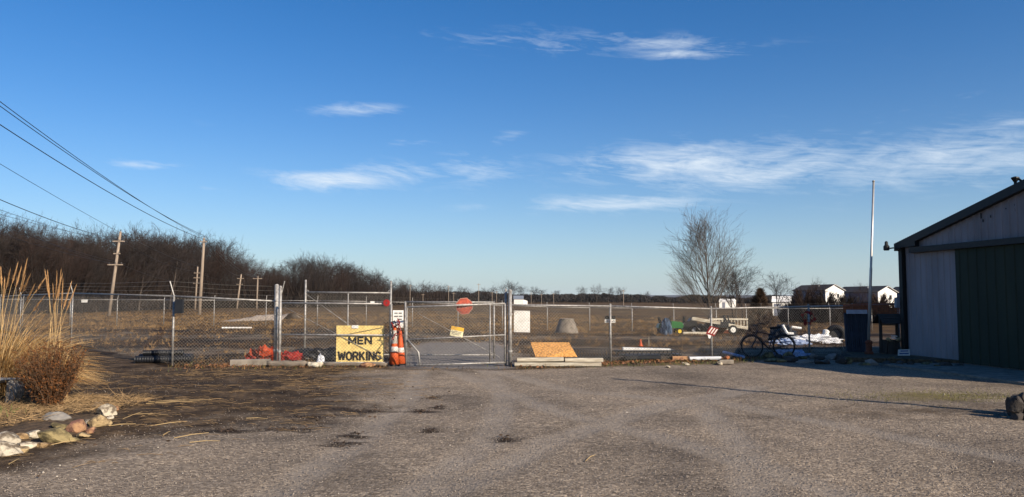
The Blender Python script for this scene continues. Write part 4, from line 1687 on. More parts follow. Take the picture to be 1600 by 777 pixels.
def tractor():
    p = XY(1048, 45.6)
    root = thing('lawn_tractor', 'green lawn tractor with yellow front wheels in the yard', 'tractor', p)

    def B(x, y, z, sx, sy, sz, m, nm, rot=None):
        mb = MB()
        mb.box(p + V(x, y, z), (sx, sy, sz), rot)
        return mb.build(nm, m, root)
    mb = MB()
    prof = [(-0.05, .38), (0.62, .36), (0.66, .55), (0.60, .70), (0.30, .76), (-0.02, .78)]
    mb.hexa([p + V(x, -0.24, z) for x, z in prof], [p + V(x * .99, 0.24, z) for x, z in prof])
    mb.build('hood', tgreen, root)
    B(-0.35, 0, .33, 0.7, 0.62, 0.06, tgreen, 'deck')
    mb = MB()
    prof = [(-0.85, .38), (-0.20, .38), (-0.28, .58), (-0.42, .64), (-0.75, .62)]
    mb.hexa([p + V(x, -0.40, z) for x, z in prof], [p + V(x, 0.40, z) for x, z in prof])
    mb.build('fender', tgreen, root)
    mb = MB()
    prof = [(-0.70, .64), (-0.36, .64), (-0.38, .72), (-0.62, .74), (-0.70, 1.02), (-0.78, 1.0)]
    mb.hexa([p + V(x, -0.20, z) for x, z in prof], [p + V(x, 0.20, z) for x, z in prof])
    mb.build('seat', black, root)
    mb = MB()
    mb.tube(p + V(-0.02, 0, .74), p + V(-0.14, 0, .95), 0.02)
    mb.torus(p + V(-0.15, 0, .96), 0.16, 0.016, (-0.5, 0, 1), 18, 6)
    mb.build('steering_wheel', black, root)
    for sy in (-1, 1):
        wheel(p + V(-0.52, sy * 0.42, .25), .25, .20, tyellow, root)
        wheel(p + V(0.40, sy * 0.36, .19), .19, .14, tyellow, root)
        mb = MB()
        mb.lathe(p + V(0.655, sy * 0.13, .58), [(0.05, 0), (0.045, 0.015)], 10, axis=(1, 0, 0))
        mb.build('headlight', white, root)
    B(0.662, 0, .48, 0.02, 0.3, 0.14, black, 'grille')
    return root


tractor()
crumple(XY(1040, 45.0), (0.34, 0.30, 0.95), 9, tarpblue, 'blue_tarp', 'dark blue tarp draped in a peak beside the green tractor', 'tarp', 0.5, 4)
crumple(XY(1034, 45.6), (0.30, 0.3, 0.42), 10, blackp, 'black_bag', 'black bag on the ground left of the blue tarp', 'bag', 0.5, 3)


def mower():
    p = XY(1084, 46.6)
    root = thing('riding_mower', 'old black riding mower between the tractor and the trailer', 'mower', p)
    mb = MB()
    prof = [(-0.75, .25), (0.55, .22), (0.62, .45), (0.15, .55), (0.0, .85), (-0.25, .95), (-0.42, .70), (-0.72, .60)]
    mb.hexa([p + V(x, -0.30, z) for x, z in prof], [p + V(x, 0.30, z) for x, z in prof])
    mb.build('body', blackp, root)
    for sy in (-1, 1):
        wheel(p + V(-0.10, sy * 0.40, .26), .26, .18, mat('grey_rim', (0.3, 0.31, 0.32), 0.5), root)
        wheel(p + V(0.50, sy * 0.34, .17), .17, .12, dullsteel, root)
    mb = MB()
    mb.torus(p + V(0.05, 0, 0.98), 0.15, 0.016, (0.4, 0, 1), 18, 6)
    mb.tube(p + V(0.0, 0, .8), p + V(0.05, 0, .98), 0.02)
    mb.build('steering_wheel', black, root)
    mb = MB()
    mb.box(p + V(-0.48, 0, .70), (0.35, 0.4, 0.10))
    mb.box(p + V(-0.62, 0, .88), (0.08, 0.4, 0.34))
    mb.build('seat', black, root)
    return root


mower()
p = XY(1130, 46.4)
root = thing('small_trailer', 'small black trailer with white wheels loaded with scrap', 'trailer', p)
mb = MB()
mb.box(p + V(-0.25, 0, .42), (1.5, 1.0, 0.06))
for sy in (-.5, .5):
    mb.box(p + V(-0.25, sy, .58), (1.5, 0.04, 0.26))
mb.build('bed', blackp, root)
for sy in (-0.56, 0.56):
    wheel(p + V(0.36, sy, .27), .27, .15, white, root)
mb = MB()
mb.tube(p + V(0.5, 0, .42), p + V(1.35, 0, .34), 0.035)
mb.build('drawbar', dullsteel, root)
mb = MB()
for dx, tl in ((0.02, 0.12), (0.16, 0.2), (0.30, 0.16)):
    mb.tube(p + V(dx, -0.3, .45), p + V(dx - tl, -0.2, 1.12), 0.045, n=6)
mb.build('upright_bars', blackp, root)
mb = MB()
mb.box(p + V(-0.55, 0, .60), (0.75, 0.6, 0.28), Matrix.Rotation(R(8), 3, 'Y'))
mb.build('scrap_box', rustm, root)
p0, p1 = A(1081, 498, 45.6), A(1125, 505, 45.6)
beam(p0, p1, 0.16, 0.20, whitew, 'white_beam', 'white beam lying across the mower and trailer', 'beam')
p0, p1 = A(1138, 508, 45.9), A(1168, 513, 45.9)
beam(p0, p1, 0.16, 0.18, whitew, 'white_beam', 'white beam slanting to the ground right of the trailer wheel', 'beam')
p0, p1 = XY(1066, 45.0), XY(1106, 45.0)
beam(p0 + V(0, 0, .08), p1 + V(0, 0, .08), 0.14, 0.14, whitew, 'white_beam', 'white beam on the ground in front of the riding mower', 'beam')
for (px_, Y_, sz, sd_, mm_, lab) in ((1098, 46.2, (.65, .4, .55), 31, blackp, 'dark scrap heap between the riding mower and the trailer'), (1116, 46.9, (.8, .4, .50), 32, rustm, 'rusty scrap heap loaded behind the askew red sign'), (1154, 47.2, (.7, .4, .32), 33, brushm, 'brown brush heap right of the trailer wheel'), (1172, 47.8, (.9, .5, .42), 34, brushm, 'larger brown brush heap below the rusty cedar')):
    crumple(XY(px_, Y_), sz, sd_, mm_, 'scrap_heap' if mm_ is not brushm else 'brush_heap', lab, 'heap', .95, 4, 3.4)
p = XY(1108, 49.5)
root = thing('picket_fence', 'low white picket panel standing behind the trailer', 'fence', p)
L = XY(1166, 49.5).x - p.x
for i in range(13):
    mb = MB()
    x = p.x + L * i / 12
    mb.hexa([V(x - .035, 49.5, p.z), V(x + .035, 49.5, p.z), V(x + .035, 49.53, p.z), V(x - .035, 49.53, p.z)], [V(x - .03, 49.5, p.z + .84), V(x + .03, 49.5, p.z + .84), V(x + .03, 49.53, p.z + .84), V(x - .03, 49.53, p.z + .84)])
    mb.build('picket', whitew, root)
for zz in (0.35, 0.80):
    mb = MB()
    mb.box(V(p.x + L / 2, 49.48, p.z + zz + (0.06 if zz > .5 else 0)), (L + .1, 0.03, 0.11))
    mb.build('rail', whitew, root)
# two small stakes in the dirt
for px, py, h, m, lab in ((1001, 541, 0.22, orange, 'small faded orange cone in the dirt behind white trough'), (1014, 541, 0.34, oldwood, 'thin brown stake in the dirt behind the white trough')):
    p = G(px, py)
    mb = MB()
    if m is orange:
        mb.lathe(p, [(0.10, 0), (0.10, .02), (0.07, .02), (0.02, .24), (0.01, .25)], 12)
    else:
        mb.hexa([p + V(-.025, 0, 0), p + V(.025, 0, 0), p + V(.025, .03, 0), p + V(-.025, .03, 0)], [p + V(-.02, 0, h), p + V(.02, 0, h * 1.06), p + V(.02, .03, h * 1.06), p + V(-.02, .03, h)])
    tag(mb.build('small_cone' if m is orange else 'wooden_stake', m, None, loc=p), lab, 'cone' if m is orange else 'stake')

# white tarp heap and scrap behind the right fence
crumple(XY(1262, 31.5), (1.35, 0.6, 0.34), 21, tarpwhite, 'white_tarp', 'long white crumpled tarp heap beyond the bicycle', 'tarp', 0.55, 5, 2.8)
crumple(XY(1232, 30.5), (0.75, 0.5, 0.20), 22, tarpbluew, 'blue_white_tarp', 'blue and white tarp edge left of the white tarp heap', 'tarp', 0.6, 4, 2.8)
crumple(XY(1222, 32.0), (0.60, 0.5, 0.72), 23, blackp, 'black_tarp_heap', 'black plastic heap left of the white tarp heap', 'tarp', 0.5, 4)
crumple(XY(1228, 23.5), (0.62, 0.28, 0.20), 24, tarpbluew, 'blue_white_tarp', 'blue and white crumpled sheet under the bicycle rear wheel', 'tarp', 0.7, 4, 3.0)
p0, p1 = A(1223, 508, 31.0), A(1230, 521, 31.0)
root = thing('scrap_window', 'bent white window frame beside the white tarp heap', 'frame', V(p1.x, 31, gzf(p1.x, 31)))
for (a_, b_) in ((p0, p1), (p1, A(1240, 521.5, 31.0)), (A(1237, 511, 31.2), A(1252, 513, 31.2))):
    mb = MB()
    mb.tube(a_, b_, 0.05, n=6)
    mb.build('bar', white, root)
mb = MB()
mb.lathe(A(1289, 523, 31.6) + V(0, 0, -.05), [(0.07, 0), (0.12, .10), (0.13, .22), (0.06, .26)], 10, axis=(0.3, 0, 1))
tag(mb.build('white_jug', white, None, loc=A(1289, 525, 31.6)), 'white plastic jug at the right end of white tarp heap', 'jug')
tyre(XY(1303, 32) + V(0, 0, .36), 0.28, 0.11, 'old black tyre standing right of the white tarp heap', axis=(0.3, 1, 0.1))

# red wire flower wreath on the third fence post
c = A(1259, 497, 23.85)
root = thing('flower_wreath', 'red artificial flower wreath on the fence post behind bicycle', 'wreath', c - V(0, 0, .25))
rr_ = random.Random(4)
mb = MB()
mb.torus(c + V(0.06, -.05, 0.02), 0.17, 0.012, (0, 1, 0), 18, 5)
mb.build('ring', redm, root)
for i in range(15):
    a_ = rr_.uniform(0, 6.28)
    q = c + V(0.06 + .17 * math.cos(a_) + rr_.uniform(-.04, .04), -.07, .02 + .17 * math.sin(a_) + rr_.uniform(-.05, .05)) if i < 11 else c + V(-0.06 + rr_.uniform(-.06, .06), -.08, -0.16 + rr_.uniform(-.05, .05))
    mb = MB()
    for k in range(5):
        b_ = 6.283 * k / 5 + a_
        mb.add([q, q + V(math.cos(b_ - .5) * .04, -.02, math.sin(b_ - .5) * .04), q + V(math.cos(b_) * .06, -.01, math.sin(b_) * .06), q + V(math.cos(b_ + .5) * .04, -.02, math.sin(b_ + .5) * .04)], [(0, 1, 2, 3)])
    mb.build('flower', redm, root)


# ------------------------------------------------------------------ bicycle
def bicycle():
    pb = G(1201, 559)
    pb = V(pb.x, pb.y, 0)
    root = thing('bicycle', 'old dark bicycle standing against the chain link fence', 'bicycle', pb)
    r = 0.315
    tilt = Matrix.Rotation(R(-6), 3, 'X')

    def Q(x, y, z):
        return pb + tilt @ V(x, y, z)
    wf, wr_ = V(-0.47, 0, r + 0.02), V(0.47, 0, r + 0.02)
    bb = V(0.03, 0, 0.27)
    st = V(0.20, 0, 0.74)
    ht = V(-0.30, 0, 0.80)
    hb = V(-0.345, 0, 0.62)
    ax = tilt @ V(0, 1, 0)
    for w in (wf, wr_):
        mb = MB()
        mb.torus(Q(*w), r, 0.020, ax, 36, 8)
        wo = mb.build('wheel', black, root, True)
        mb = MB()
        mb.torus(Q(*w), r - 0.025, 0.008, ax, 32, 6)
        mb.build('rim', dullsteel, wo, True)
        mb = MB()
        for k in range(18):
            a_ = 6.283 * k / 18
            mb.tube(Q(w.x, 0.02 * (1 if k % 2 else -1), w.z), Q(w.x + (r - .03) * math.cos(a_), 0, w.z + (r - .03) * math.sin(a_)), 0.0016, n=3, caps=False)
        mb.build('spokes', dullsteel, wo)
        mb = MB()
        mb.tube(Q(w.x, -.05, w.z), Q(w.x, .05, w.z), 0.022)
        mb.build('hub', dullsteel, wo)
    fm = mat('bike_paint', (0.035, 0.02, 0.018), 0.5, 0.1, 0.5, 9)
    mb = MB()
    for (a_, b_, rr) in ((bb, st, .016), (bb, hb, .018), (st + V(-0.02, 0, -0.08), ht + V(0, 0, -.04), .016), (ht, hb, .02)):
        mb.tube(Q(*a_), Q(*b_), rr)
    for sy in (-.05, .05):
        mb.tube(Q(*bb), Q(wr_.x, sy, wr_.z), .010)
        mb.tube(Q(*(st + V(0, 0, -.06))), Q(wr_.x, sy, wr_.z), .009)
    mb.build('frame', fm, root)
    mb = MB()
    for sy in (-.045, .045):
        mb.path([Q(hb.x, sy, hb.z - 0.02), Q(hb.x - .03, sy, hb.z - .12), Q(wf.x, sy, wf.z)], 0.011, 6)
    mb.build('fork', fm, root)
    mb = MB()
    mb.path([Q(ht.x, 0, ht.z), Q(ht.x + .01, 0, ht.z + .11), Q(ht.x - .06, 0, ht.z + .13)], .012, 6)
    mb.path([Q(ht.x + .10, -.30, ht.z + .17), Q(ht.x - .02, -.22, ht.z + .18), Q(ht.x - .06, 0, ht.z + .13), Q(ht.x - .02, .22, ht.z + .18), Q(ht.x + .10, .30, ht.z + .17)], .012, 6)
    mb.build('handlebar', dullsteel, root)
    for sy in (-1, 1):
        mb = MB()
        mb.tube(Q(ht.x + .02, sy * .25, ht.z + .177), Q(ht.x + .12, sy * .31, ht.z + .168), .018)
        mb.build('grip', black, root)
    mb = MB()
    mb.tube(Q(*st), Q(st.x + .03, 0, st.z + .10), .013)
    mb.build('seat_post', dullsteel, root)
    mb = MB()
    prof = [(-0.16, .02, .0), (-0.05, .035, .012), (0.05, .075, .02), (.12, .085, .03), (.15, .05, .02)]
    vs, fs = [], []
    for (x, hw, dz) in prof:
        for (yy, zz) in ((-hw, 0), (-hw * .7, .035), (hw * .7, .035), (hw, 0), (0, -.03)):
            vs.append(Q(st.x + .04 + x, yy, st.z + .12 + dz + zz))
    for i in range(len(prof) - 1):
        for k in range(5):
            fs.append((i * 5 + k, i * 5 + (k + 1) % 5, (i + 1) * 5 + (k + 1) % 5, (i + 1) * 5 + k))
    fs += [tuple(range(5)), tuple(range(len(vs) - 5, len(vs)))]
    mb.add(vs, fs)
    mb.build('saddle', black, root)
    mb = MB()
    mb.torus(Q(bb.x, -.05, bb.z), .09, .008, ax, 20, 5)
    mb.tube(Q(bb.x, -.07, bb.z), Q(bb.x + .12, -.08, bb.z - .11), .010)
    mb.tube(Q(bb.x, .07, bb.z), Q(bb.x - .12, .08, bb.z + .11), .010)
    mb.build('crank', dullsteel, root)
    for (x, y, z) in ((.12, -.13, -.11), (-.12, .13, .11)):
        mb = MB()
        mb.box(Q(bb.x + x, y, bb.z + z), (.09, .09, .02))
        mb.build('pedal', black, root)
    for w, a0, a1 in ((wf, 20, 175), (wr_, 5, 170)):
        mb = MB()
        for k in range(14):
            pass
        pts = [Q(w.x + (r + .035) * math.cos(R(a0 + (a1 - a0) * k / 13)), 0, w.z + (r + .035) * math.sin(R(a0 + (a1 - a0) * k / 13))) for k in range(14)]
        mb.path(pts, .012, 6)
        mb.build('mudguard', fm, root)
    return root


bicycle()

# ------------------------------------------------------------------ things beside the barn
# flagpole on a rust red stub
pf = A(1358, 556, 22.6)
pf = V(pf.x, 22.6, 0.12)
root = thing('flagpole', 'bare silver flagpole rising from a rust red stub beside the barn', 'flagpole', pf)
mb = MB()
mb.lathe(pf, [(0.12, 0), (0.12, 0.08), (0.085, .1), (0.085, .30), (0.10, .32), (0.10, .38), (0.05, .42)], 12)
mb.build('base', rustm, root)
ptop = A(1365, 285, 22.6)
mb = MB()
mb.path([pf + V(0, 0, .4), (pf + V(0, 0, .4)).lerp(ptop, .45), (pf + V(0, 0, .4)).lerp(ptop, .46), ptop], [.042, .040, .034, .030], 10)
mb.build('pole', mat('pole_silver', (0.55, 0.53, 0.50), 0.4, 0.5, 0.4, 5, stretch=(1, 1, 0.3)), root, True)
mb = MB()
mb.lathe(ptop, [(0.030, 0), (.04, .02), (.035, .05), (0.01, .06)], 10)
mb.build('cap', galv, root)

# dark ribbed sheet panel leaning by the fence
pa, pb_ = XY(1319, 23.6), XY(1357, 23.4)
root = thing('ribbed_panel', 'dark ribbed metal panel with a pale top edge beside the flagpole', 'panel', pa)
n = 12
for i in range(n):
    f0, f1 = i / n, (i + 0.93) / n
    mb = MB()
    a_, b_ = pa.lerp(pb_, f0), pa.lerp(pb_, f1)
    m_ = (a_ + b_) / 2 + V(0, -.03, 0)
    lean = V(0.0, 0.10, 0)
    H = 1.30
    mb.hexa([a_, m_, b_, b_ + V(0, .03, 0), a_ + V(0, .03, 0)], [p + lean + V(0, 0, H) for p in (a_, m_, b_, b_ + V(0, .03, 0), a_ + V(0, .03, 0))])
    mb.build('rib_sheet', mat('dark_blue_sheet', (0.045, 0.055, 0.075), 0.6, 0, 0.4, 4), root)
mb = MB()
a_, b_ = pa.lerp(pb_, .08) + V(0, .02, 1.30), pa.lerp(pb_, .92) + V(0, .02, 1.30)
mb.box((a_ + b_) / 2 + V(0, .02, 0.035), ((b_ - a_).length, .12, .12), rotz(-0.1))
mb.build('top_cap', mat('pale_cap', (0.5, 0.5, 0.55), 0.6), root)
# orange-brown safety net strip along the fence top
net = thing('safety_net_strip', 'rusty orange safety net strip tied along the fence behind flagpole', 'net', XY(1318, 24.45))
for (xa, xb, ya0, ya1, yb0, yb1) in ((1318, 1357, 476.5, 489, 474.5, 492), (1359, 1404, 474.5, 492, 474, 492)):
    a0, a1 = A(xa, ya1, 24.4), A(xa, ya0, 24.4)
    b0_, b1_ = A(xb, yb1, 24.5), A(xb, yb0, 24.5)
    nn, mm_ = 18, 7
    mb = MB()
    for i in range(nn + 1):
        p = a0.lerp(b0_, i / nn)
        q = a1.lerp(b1_, i / nn)
        d = (b0_ - a0).normalized() * .014
        mb.hexa([p - d, p + d, p + d + V(0, .008, 0), p - d + V(0, .008, 0)], [q - d, q + d, q + d + V(0, .008, 0), q - d + V(0, .008, 0)])
    for j in range(mm_ + 1):
        p = a0.lerp(a1, j / mm_)
        q = b0_.lerp(b1_, j / mm_)
        u = V(0, 0, .013)
        mb.hexa([p - u, q - u, q - u + V(0, .007, 0), p - u + V(0, .007, 0)], [p + u, q + u, q + u + V(0, .007, 0), p + u + V(0, .007, 0)])
    mb.build('net_panel', netbrown, net)

# small wooden wishing well planter
p = XY(1386, 22.9)
p.z = 0.12
root = thing('wishing_well', 'small dark wooden wishing well planter against the barn corner', 'planter', p)
for i in range(4):
    for sg in (-1, 1):
        mb = MB()
        mb.box(p + V(0, sg * (0.05 + .085 * i), 1.13 - .07 * i), (0.66, .10, .018), Matrix.Rotation(sg * R(-38), 3, 'X'))
        mb.build('roof_slat', darkwood, root)
for dx in (-.24, .24):
    mb = MB()
    mb.box(p + V(dx, 0, .55), (.07, .07, 1.10))
    mb.build('post', darkwood, root)
for i in range(10):
    a_ = 6.283 * i / 10
    mb = MB()
    mb.box(p + V(.24 * math.cos(a_), .24 * math.sin(a_), .2), (.04, .145, .40), rotz(a_))
    mb.build('stave', darkwood, root)
mb = MB()
mb.tube(p + V(-.24, 0, .85), p + V(.24, 0, .85), .025)
mb.build('windlass', oldwood, root)
for zz in (.47, .53):
    mb = MB()
    mb.box(p + V(0.02, -.27, zz), (.17, .03, .028), Matrix.Rotation(R(6), 3, 'Y'))
    mb.build('white_slat', white, root)
for dx in (-.13, .14):
    o = rock_mb(p + V(dx, -.30, .42), (.10, .06, .07), 81 + int(dx * 100)).build('tan_ornament', stone_cols['tan'], root)
    pl = parent_loc(root)
    o.location = (0, 0, 0)
    o.data.transform(Matrix.Translation(-pl)) if False else None
# small white sign on the stones
Yq = 22.0
cs = [A(1403, 557, Yq), A(1422, 557, Yq), A(1421.5, 546, Yq + .05), A(1403.5, 546.5, Yq + .05)]
root, nrm = board('yard_sign', 'small white yard sign with blue print on the stones below the barn corner', 'sign', cs, 0.012, white)
mb = MB()
for f, (u0, u1) in ((.70, (.2, .85)), (.33, (.12, .9))):
    a_, b_ = cs[0].lerp(cs[3], f), cs[1].lerp(cs[2], f)
    q0, q1 = a_.lerp(b_, u0), a_.lerp(b_, u1)
    mb.hexa([q0, q1, q1 + V(0, .003, .03), q0 + V(0, .003, .03)], [p_ + V(0, -.004, 0) for p_ in (q0, q1, q1 + V(0, .003, .03), q0 + V(0, .003, .03))])
mb.build('blue_print', mat('blue_ink', (0.05, 0.08, 0.28), 0.6), root)
for dx in (0.2, .8):
    mb = MB()
    q0 = cs[0].lerp(cs[1], dx)
    mb.tube(q0 + V(0, .03, .05), V(q0.x, q0.y + .05, -.02), .008, n=5)
    mb.build('stake', dullsteel, root)
# drain pipe on the barn corner
mb = MB()
q0 = BW(-0.1, 0.3, .05)
mb.path([q0, BW(-.1, 1.5, .05), BW(-.1, 3.15, .05)], .04, 8)
mb.build('downpipe', barntrim, barn, True)
mb = MB()
q0 = BW(-0.16, 1.62, .1)
mb.box(q0, (.16, .14, .30))
mb.build('meter_box', mat('meter_grey', (0.22, 0.23, 0.26), 0.5), barn)


# ------------------------------------------------------------------ utility poles and wires
def utility_pole(pxb, Yb_, pxt, pyt, label, arms, r=0.15, group=None):
    pb = XY(pxb, Yb_)
    tp = A(pxt, pyt, Yb_)
    root = thing('utility_pole', label, 'utility pole', pb, group)
    mb = MB()
    mb.path([pb - V(0, 0, .3), pb.lerp(tp, .5), tp], [r, r * .85, r * .65], 9)
    mb.build('pole', polew, root, True)
    H = (tp - pb).length
    d = (tp - pb).normalized()
    for (dz, w, ins) in arms:
        c = tp - d * dz
        if w > 0:
            mb = MB()
            mb.box(c + V(0, -.16, 0), (w, .10, .13))
            ao = mb.build('crossarm', polew, root)
            for f in ins:
                mb = MB()
                mb.lathe(c + V(f * w / 2, -.16, .06), [(.03, 0), (.03, .1), (.07, .12), (.07, .18), (.04, .22)], 8)
                mb.build('insulator', dullsteel, ao)
    mb = MB()
    mb.lathe(tp, [(.03, -.05), (.03, .1), (.07, .12), (.07, .18), (.04, .24)], 8)
    mb.build('top_insulator', dullsteel, root)
    return tp


T1 = utility_pole(172, 90, 188.5, 362, 'leaning utility pole with two crossarms in front of the dark wood', [(3.9, 1.75, (-.8, 0, .8)), (1.15, 1.4, (-.9, .9)), (2.6, 0.8, (-.8, .8))], .2)
T2 = utility_pole(313, 98, 319, 372, 'tallest straight utility pole where the thick cables meet', [(0.5, 0.9, (-.9, .9))], .22)
T3 = utility_pole(306, 160, 309, 417, 'slender utility pole with three short arms just left of the tallest pole', [(1.3, 1.3, (-.8, .8)), (2.3, 1.3, (-.8, .8)), (3.4, 1.3, (-.8, .8))], .2)
T4 = utility_pole(371, 185, 377, 429, 'distant utility pole with short arms at the edge of the wood', [(1.0, 1.6, (-.8, .8)), (2.4, 1.6, (-.8, .8))], .22)
T5 = utility_pole(402, 170, 403, 432, 'distant utility pole with one wide crossarm by the gravel bank', [(0.5, 2.0, (-.9, 0, .9))], .2)


def wire(p, q, sag, r, label, n=18, group=None):
    p, q = Vector(p), Vector(q)
    pts = [p.lerp(q, i / n) - V(0, 0, 4 * sag * (i / n) * (1 - i / n)) for i in range(n + 1)]
    mb = MB()
    mb.path(pts, r, 4)
    return tag(mb.build('overhead_wire', cablem, None, loc=q), label, 'wire', group)


def near_end(py, Yc, q, sag, t=0.30):
    """the span passes image column 0 at row py, depth Yc, and goes on to the next pole out of frame"""
    c = A(0, py, Yc)
    c2 = c + V(0, 0, 4 * sag * t * (1 - t))
    return c2 + (c2 - Vector(q)) * (t / (1 - t))


for i, (py, dx, dz, r, sag) in enumerate(((159, -.45, .30, .026, 1.0), (166, 0, .3, .026, 1.1), (195, .35, -.3, .030, 1.2))):
    q = T2 + V(dx, -.1, dz)
    wire(near_end(py, 40, q, sag), q, sag, r, 'thick dark cable sweeping from upper left to the tallest utility pole', group='cables to the tallest pole')
q = A(275, 388, 98)
wire(near_end(243, 46, T3 + V(0, 0, .1), 1.0), T3 + V(0, 0, .1), 1.6, .018, 'thin cable dropping from left to the slender three arm pole')
q = T1 + V(0, -.1, -1.0)
wire(near_end(310, 48, q, .5), q, .6, .026, 'thick cable reaching the leaning utility pole from the left')
for i, (py, dz, dx) in enumerate(((328, -1.1, -.7), (335, -1.1, .7), (347, -3.8, -.8), (352, -3.8, .8), (365, -3.8, 0))):
    q = T1 + V(dx, -.15, dz)
    wire(near_end(py, 52, q, .5), q, .5, .013, 'thin wire reaching the crossarms of the leaning utility pole', group='thin wires to the leaning pole')
for (a_, b_, dz) in ((T2, T5, .2), (T2, T5, -.4), (T2, T4, -.6)):
    wire(a_ + V(.2, 0, dz), b_ + V(0, 0, dz * .3), 1.3, .022, 'wire running on from the tallest utility pole to the distant poles', group='wires between the distant poles')
for (a_, b_, dz) in ((T1, T3, -1.1), (T1, T3, -3.8), (T3, T4, -1.2), (T3, T4, -2.3)):
    wire(a_ + V(.2, 0, dz), b_ + V(0, 0, dz * .8), .9, .013, 'thin wire strung in front of the dark wood between utility poles', group='thin wires before the wood')


# ------------------------------------------------------------------ bare trees
def branch_tree(H, seed, spread=0.6, trunk_frac=0.3, levels=4, thick=0.03, up=0.35, leader=False, kids=(5, 4, 4, 4), tw=0.006, density=1.0, wig=1.0):
    """returns (trunk MB, crown MB): a bare tree of height ~H"""
    rnd = random.Random(seed)
    trunk, crown = MB(), MB()

    def perp(d):
        a_ = Vector((rnd.gauss(0, 1), rnd.gauss(0, 1), rnd.gauss(0, 1)))
        a_ -= d * a_.dot(d)
        return a_.normalized()

    def limb(p, d, L, r, lev, mb):
        n = 6 if lev == 0 else (4 if lev == 1 else (3 if lev == 2 else 2))
        pts, rs = [p], [r]
        dd = d.copy()
        for i in range(n):
            dd = (dd + perp(dd) * wig * (0.10 if lev == 0 else .17) + V(0, 0, up * (0.10 if lev else .12))).normalized()
            p = p + dd * (L / n)
            pts.append(p)
            rs.append(max(tw * .6, r * (1 - (i + 1) / n * (0.72 if lev < levels - 1 else .6))))
        mb.path(pts, rs, 6 if lev == 0 else (4 if lev == 1 else 3), caps=False)
        if lev >= levels - 1:
            return
        kn = int(kids[min(lev, len(kids) - 1)] * density)
        for k in range(kn):
            if lev == 0:
                t = trunk_frac + (1 - trunk_frac) * (k + rnd.random()) / kn
            else:
                t = 0.2 + .8 * (k + rnd.random()) / kn
            t = min(t, .99)
            i = min(int(t * n), n - 1)
            q = pts[i].lerp(pts[i + 1], t * n - i)
            base = (pts[i + 1] - pts[i]).normalized()
            sp = spread * rnd.uniform(.7, 1.25)
            nd_ = (base * math.cos(sp) + perp(base) * math.sin(sp)).normalized()
            if nd_.z < 0:
                nd_.z *= .3
                nd_.normalize()
            LL = L * (rnd.uniform(.42, .68) if lev else rnd.uniform(.45, .68) * (1.15 - .55 * (t - trunk_frac) / max(.01, 1 - trunk_frac)))
            rr = max(tw, rs[i] * rnd.uniform(.42, .6))
            limb(q, nd_, LL, rr, lev + 1, crown)
    limb(V(0, 0, -.1), V(rnd.uniform(-.05, .05), rnd.uniform(-.05, .05), 1).normalized(), H * .86, H * thick * .6, 0, trunk)
    return trunk, crown


def tree_proto(name, tr, cr, mt, mc):
    root = bpy.data.objects.new(name, None)
    COL.objects.link(root)
    tr.build('trunk', mt, root, True)
    cr.build('crown', mc, root)
    return root


protos = []
for i in range(8):
    tr, cr = branch_tree(10, 900 + i, spread=.62, trunk_frac=.22, levels=5, thick=.026, kids=(11, 6, 5, 4), tw=.012, up=.4)
    protos.append(tree_proto('bare_tree', tr, cr, barkm if i % 2 else twigm, twigm if i % 3 else twigred))
used_proto = set()


def place_tree(i, p, H, label, group, wid=1.0):
    pr = protos[i]
    if i in used_proto:
        o = copy_tree(pr)
    else:
        o = pr
        used_proto.add(i)
    o.location = p
    s_ = H / 9.6
    o.scale = (s_ * wid, s_ * wid, s_)
    o.rotation_euler = (0, 0, random.uniform(0, 6.28))
    tag(o, label, 'tree', group)
    return o


EDGE_PX = [-60, 0, 50, 100, 200, 300, 360, 400, 430, 500, 560, 580, 610, 650, 700, 770]
EDGE_D = [100, 100, 102, 108, 135, 192, 205, 212, 218, 226, 240, 260, 300, 360, 430, 560]
EDGE_TOP = [378, 372, 380, 388, 392, 394, 404, 424, 430, 420, 430, 440, 449, 452, 455, 458]
px = -55.0
row = 0
while px < 640:
    Dk = float(np.interp(px, EDGE_PX, EDGE_D))
    for row in range(5):
        pxx = px + random.uniform(-8, 8)
        Y = Dk * (1.0 + .07 * row) + random.uniform(-2, 3)
        ty = float(np.interp(pxx, EDGE_PX, EDGE_TOP)) + random.uniform(-9, 26)
        p = XY(pxx, Y)
        H = A(pxx, ty, Y).z - p.z
        if H < 2:
            continue
        if px < 375:
            lab, grp = 'leafless tree in the dense dark wood behind the utility poles', 'trees of the dark wood'
        elif px < 590:
            lab, grp = 'leafless tree in the lower reddish wood behind the left gate', 'trees of the lower wood'
        else:
            lab, grp = 'leafless tree in the distant wood tapering into the horizon', 'trees of the far wood'
        place_tree(random.randrange(8), p, H * (1.0 if row < 4 else .92), lab, grp, wid=random.uniform(.8, 1.15))
    px += float(np.interp(px, [0, 370, 400, 600, 640], [15, 15, 12, 10, 9]))

# distant single trees standing above the far tree line
for (px, ty, Y, w) in ((668, 450, 430, 1.3), (692, 451, 440, 1.3), (720, 453, 470, 1.3), (735, 455, 480, 1.4), (757, 455, 500, 1.4), (772, 453, 500, 1.3), (850, 456, 560, 1.4), (655, 447, 420, 1.2), (640, 449, 400, 1.2), (682, 449, 420, 1.2), (705, 452, 450, 1.1), (790, 446, 480, 1.3), (803, 448, 480, 1.1), (818, 452, 500, 1.3), (836, 453, 520, 1.3),
                       (908, 453, 560, 1.2), (931, 451, 560, 1.2), (950, 454, 560, 1.3), (966, 453, 560, 1.2), (872, 457, 600, 1.4), (1010, 459, 620, 1.4), (1300, 452, 400, 1.2)):
    p = XY(px, Y)
    H = A(px, ty, Y).z - p.z
    place_tree(random.randrange(8), p, H, 'distant leafless tree standing up from the far tree line', 'trees on the far tree line', w)

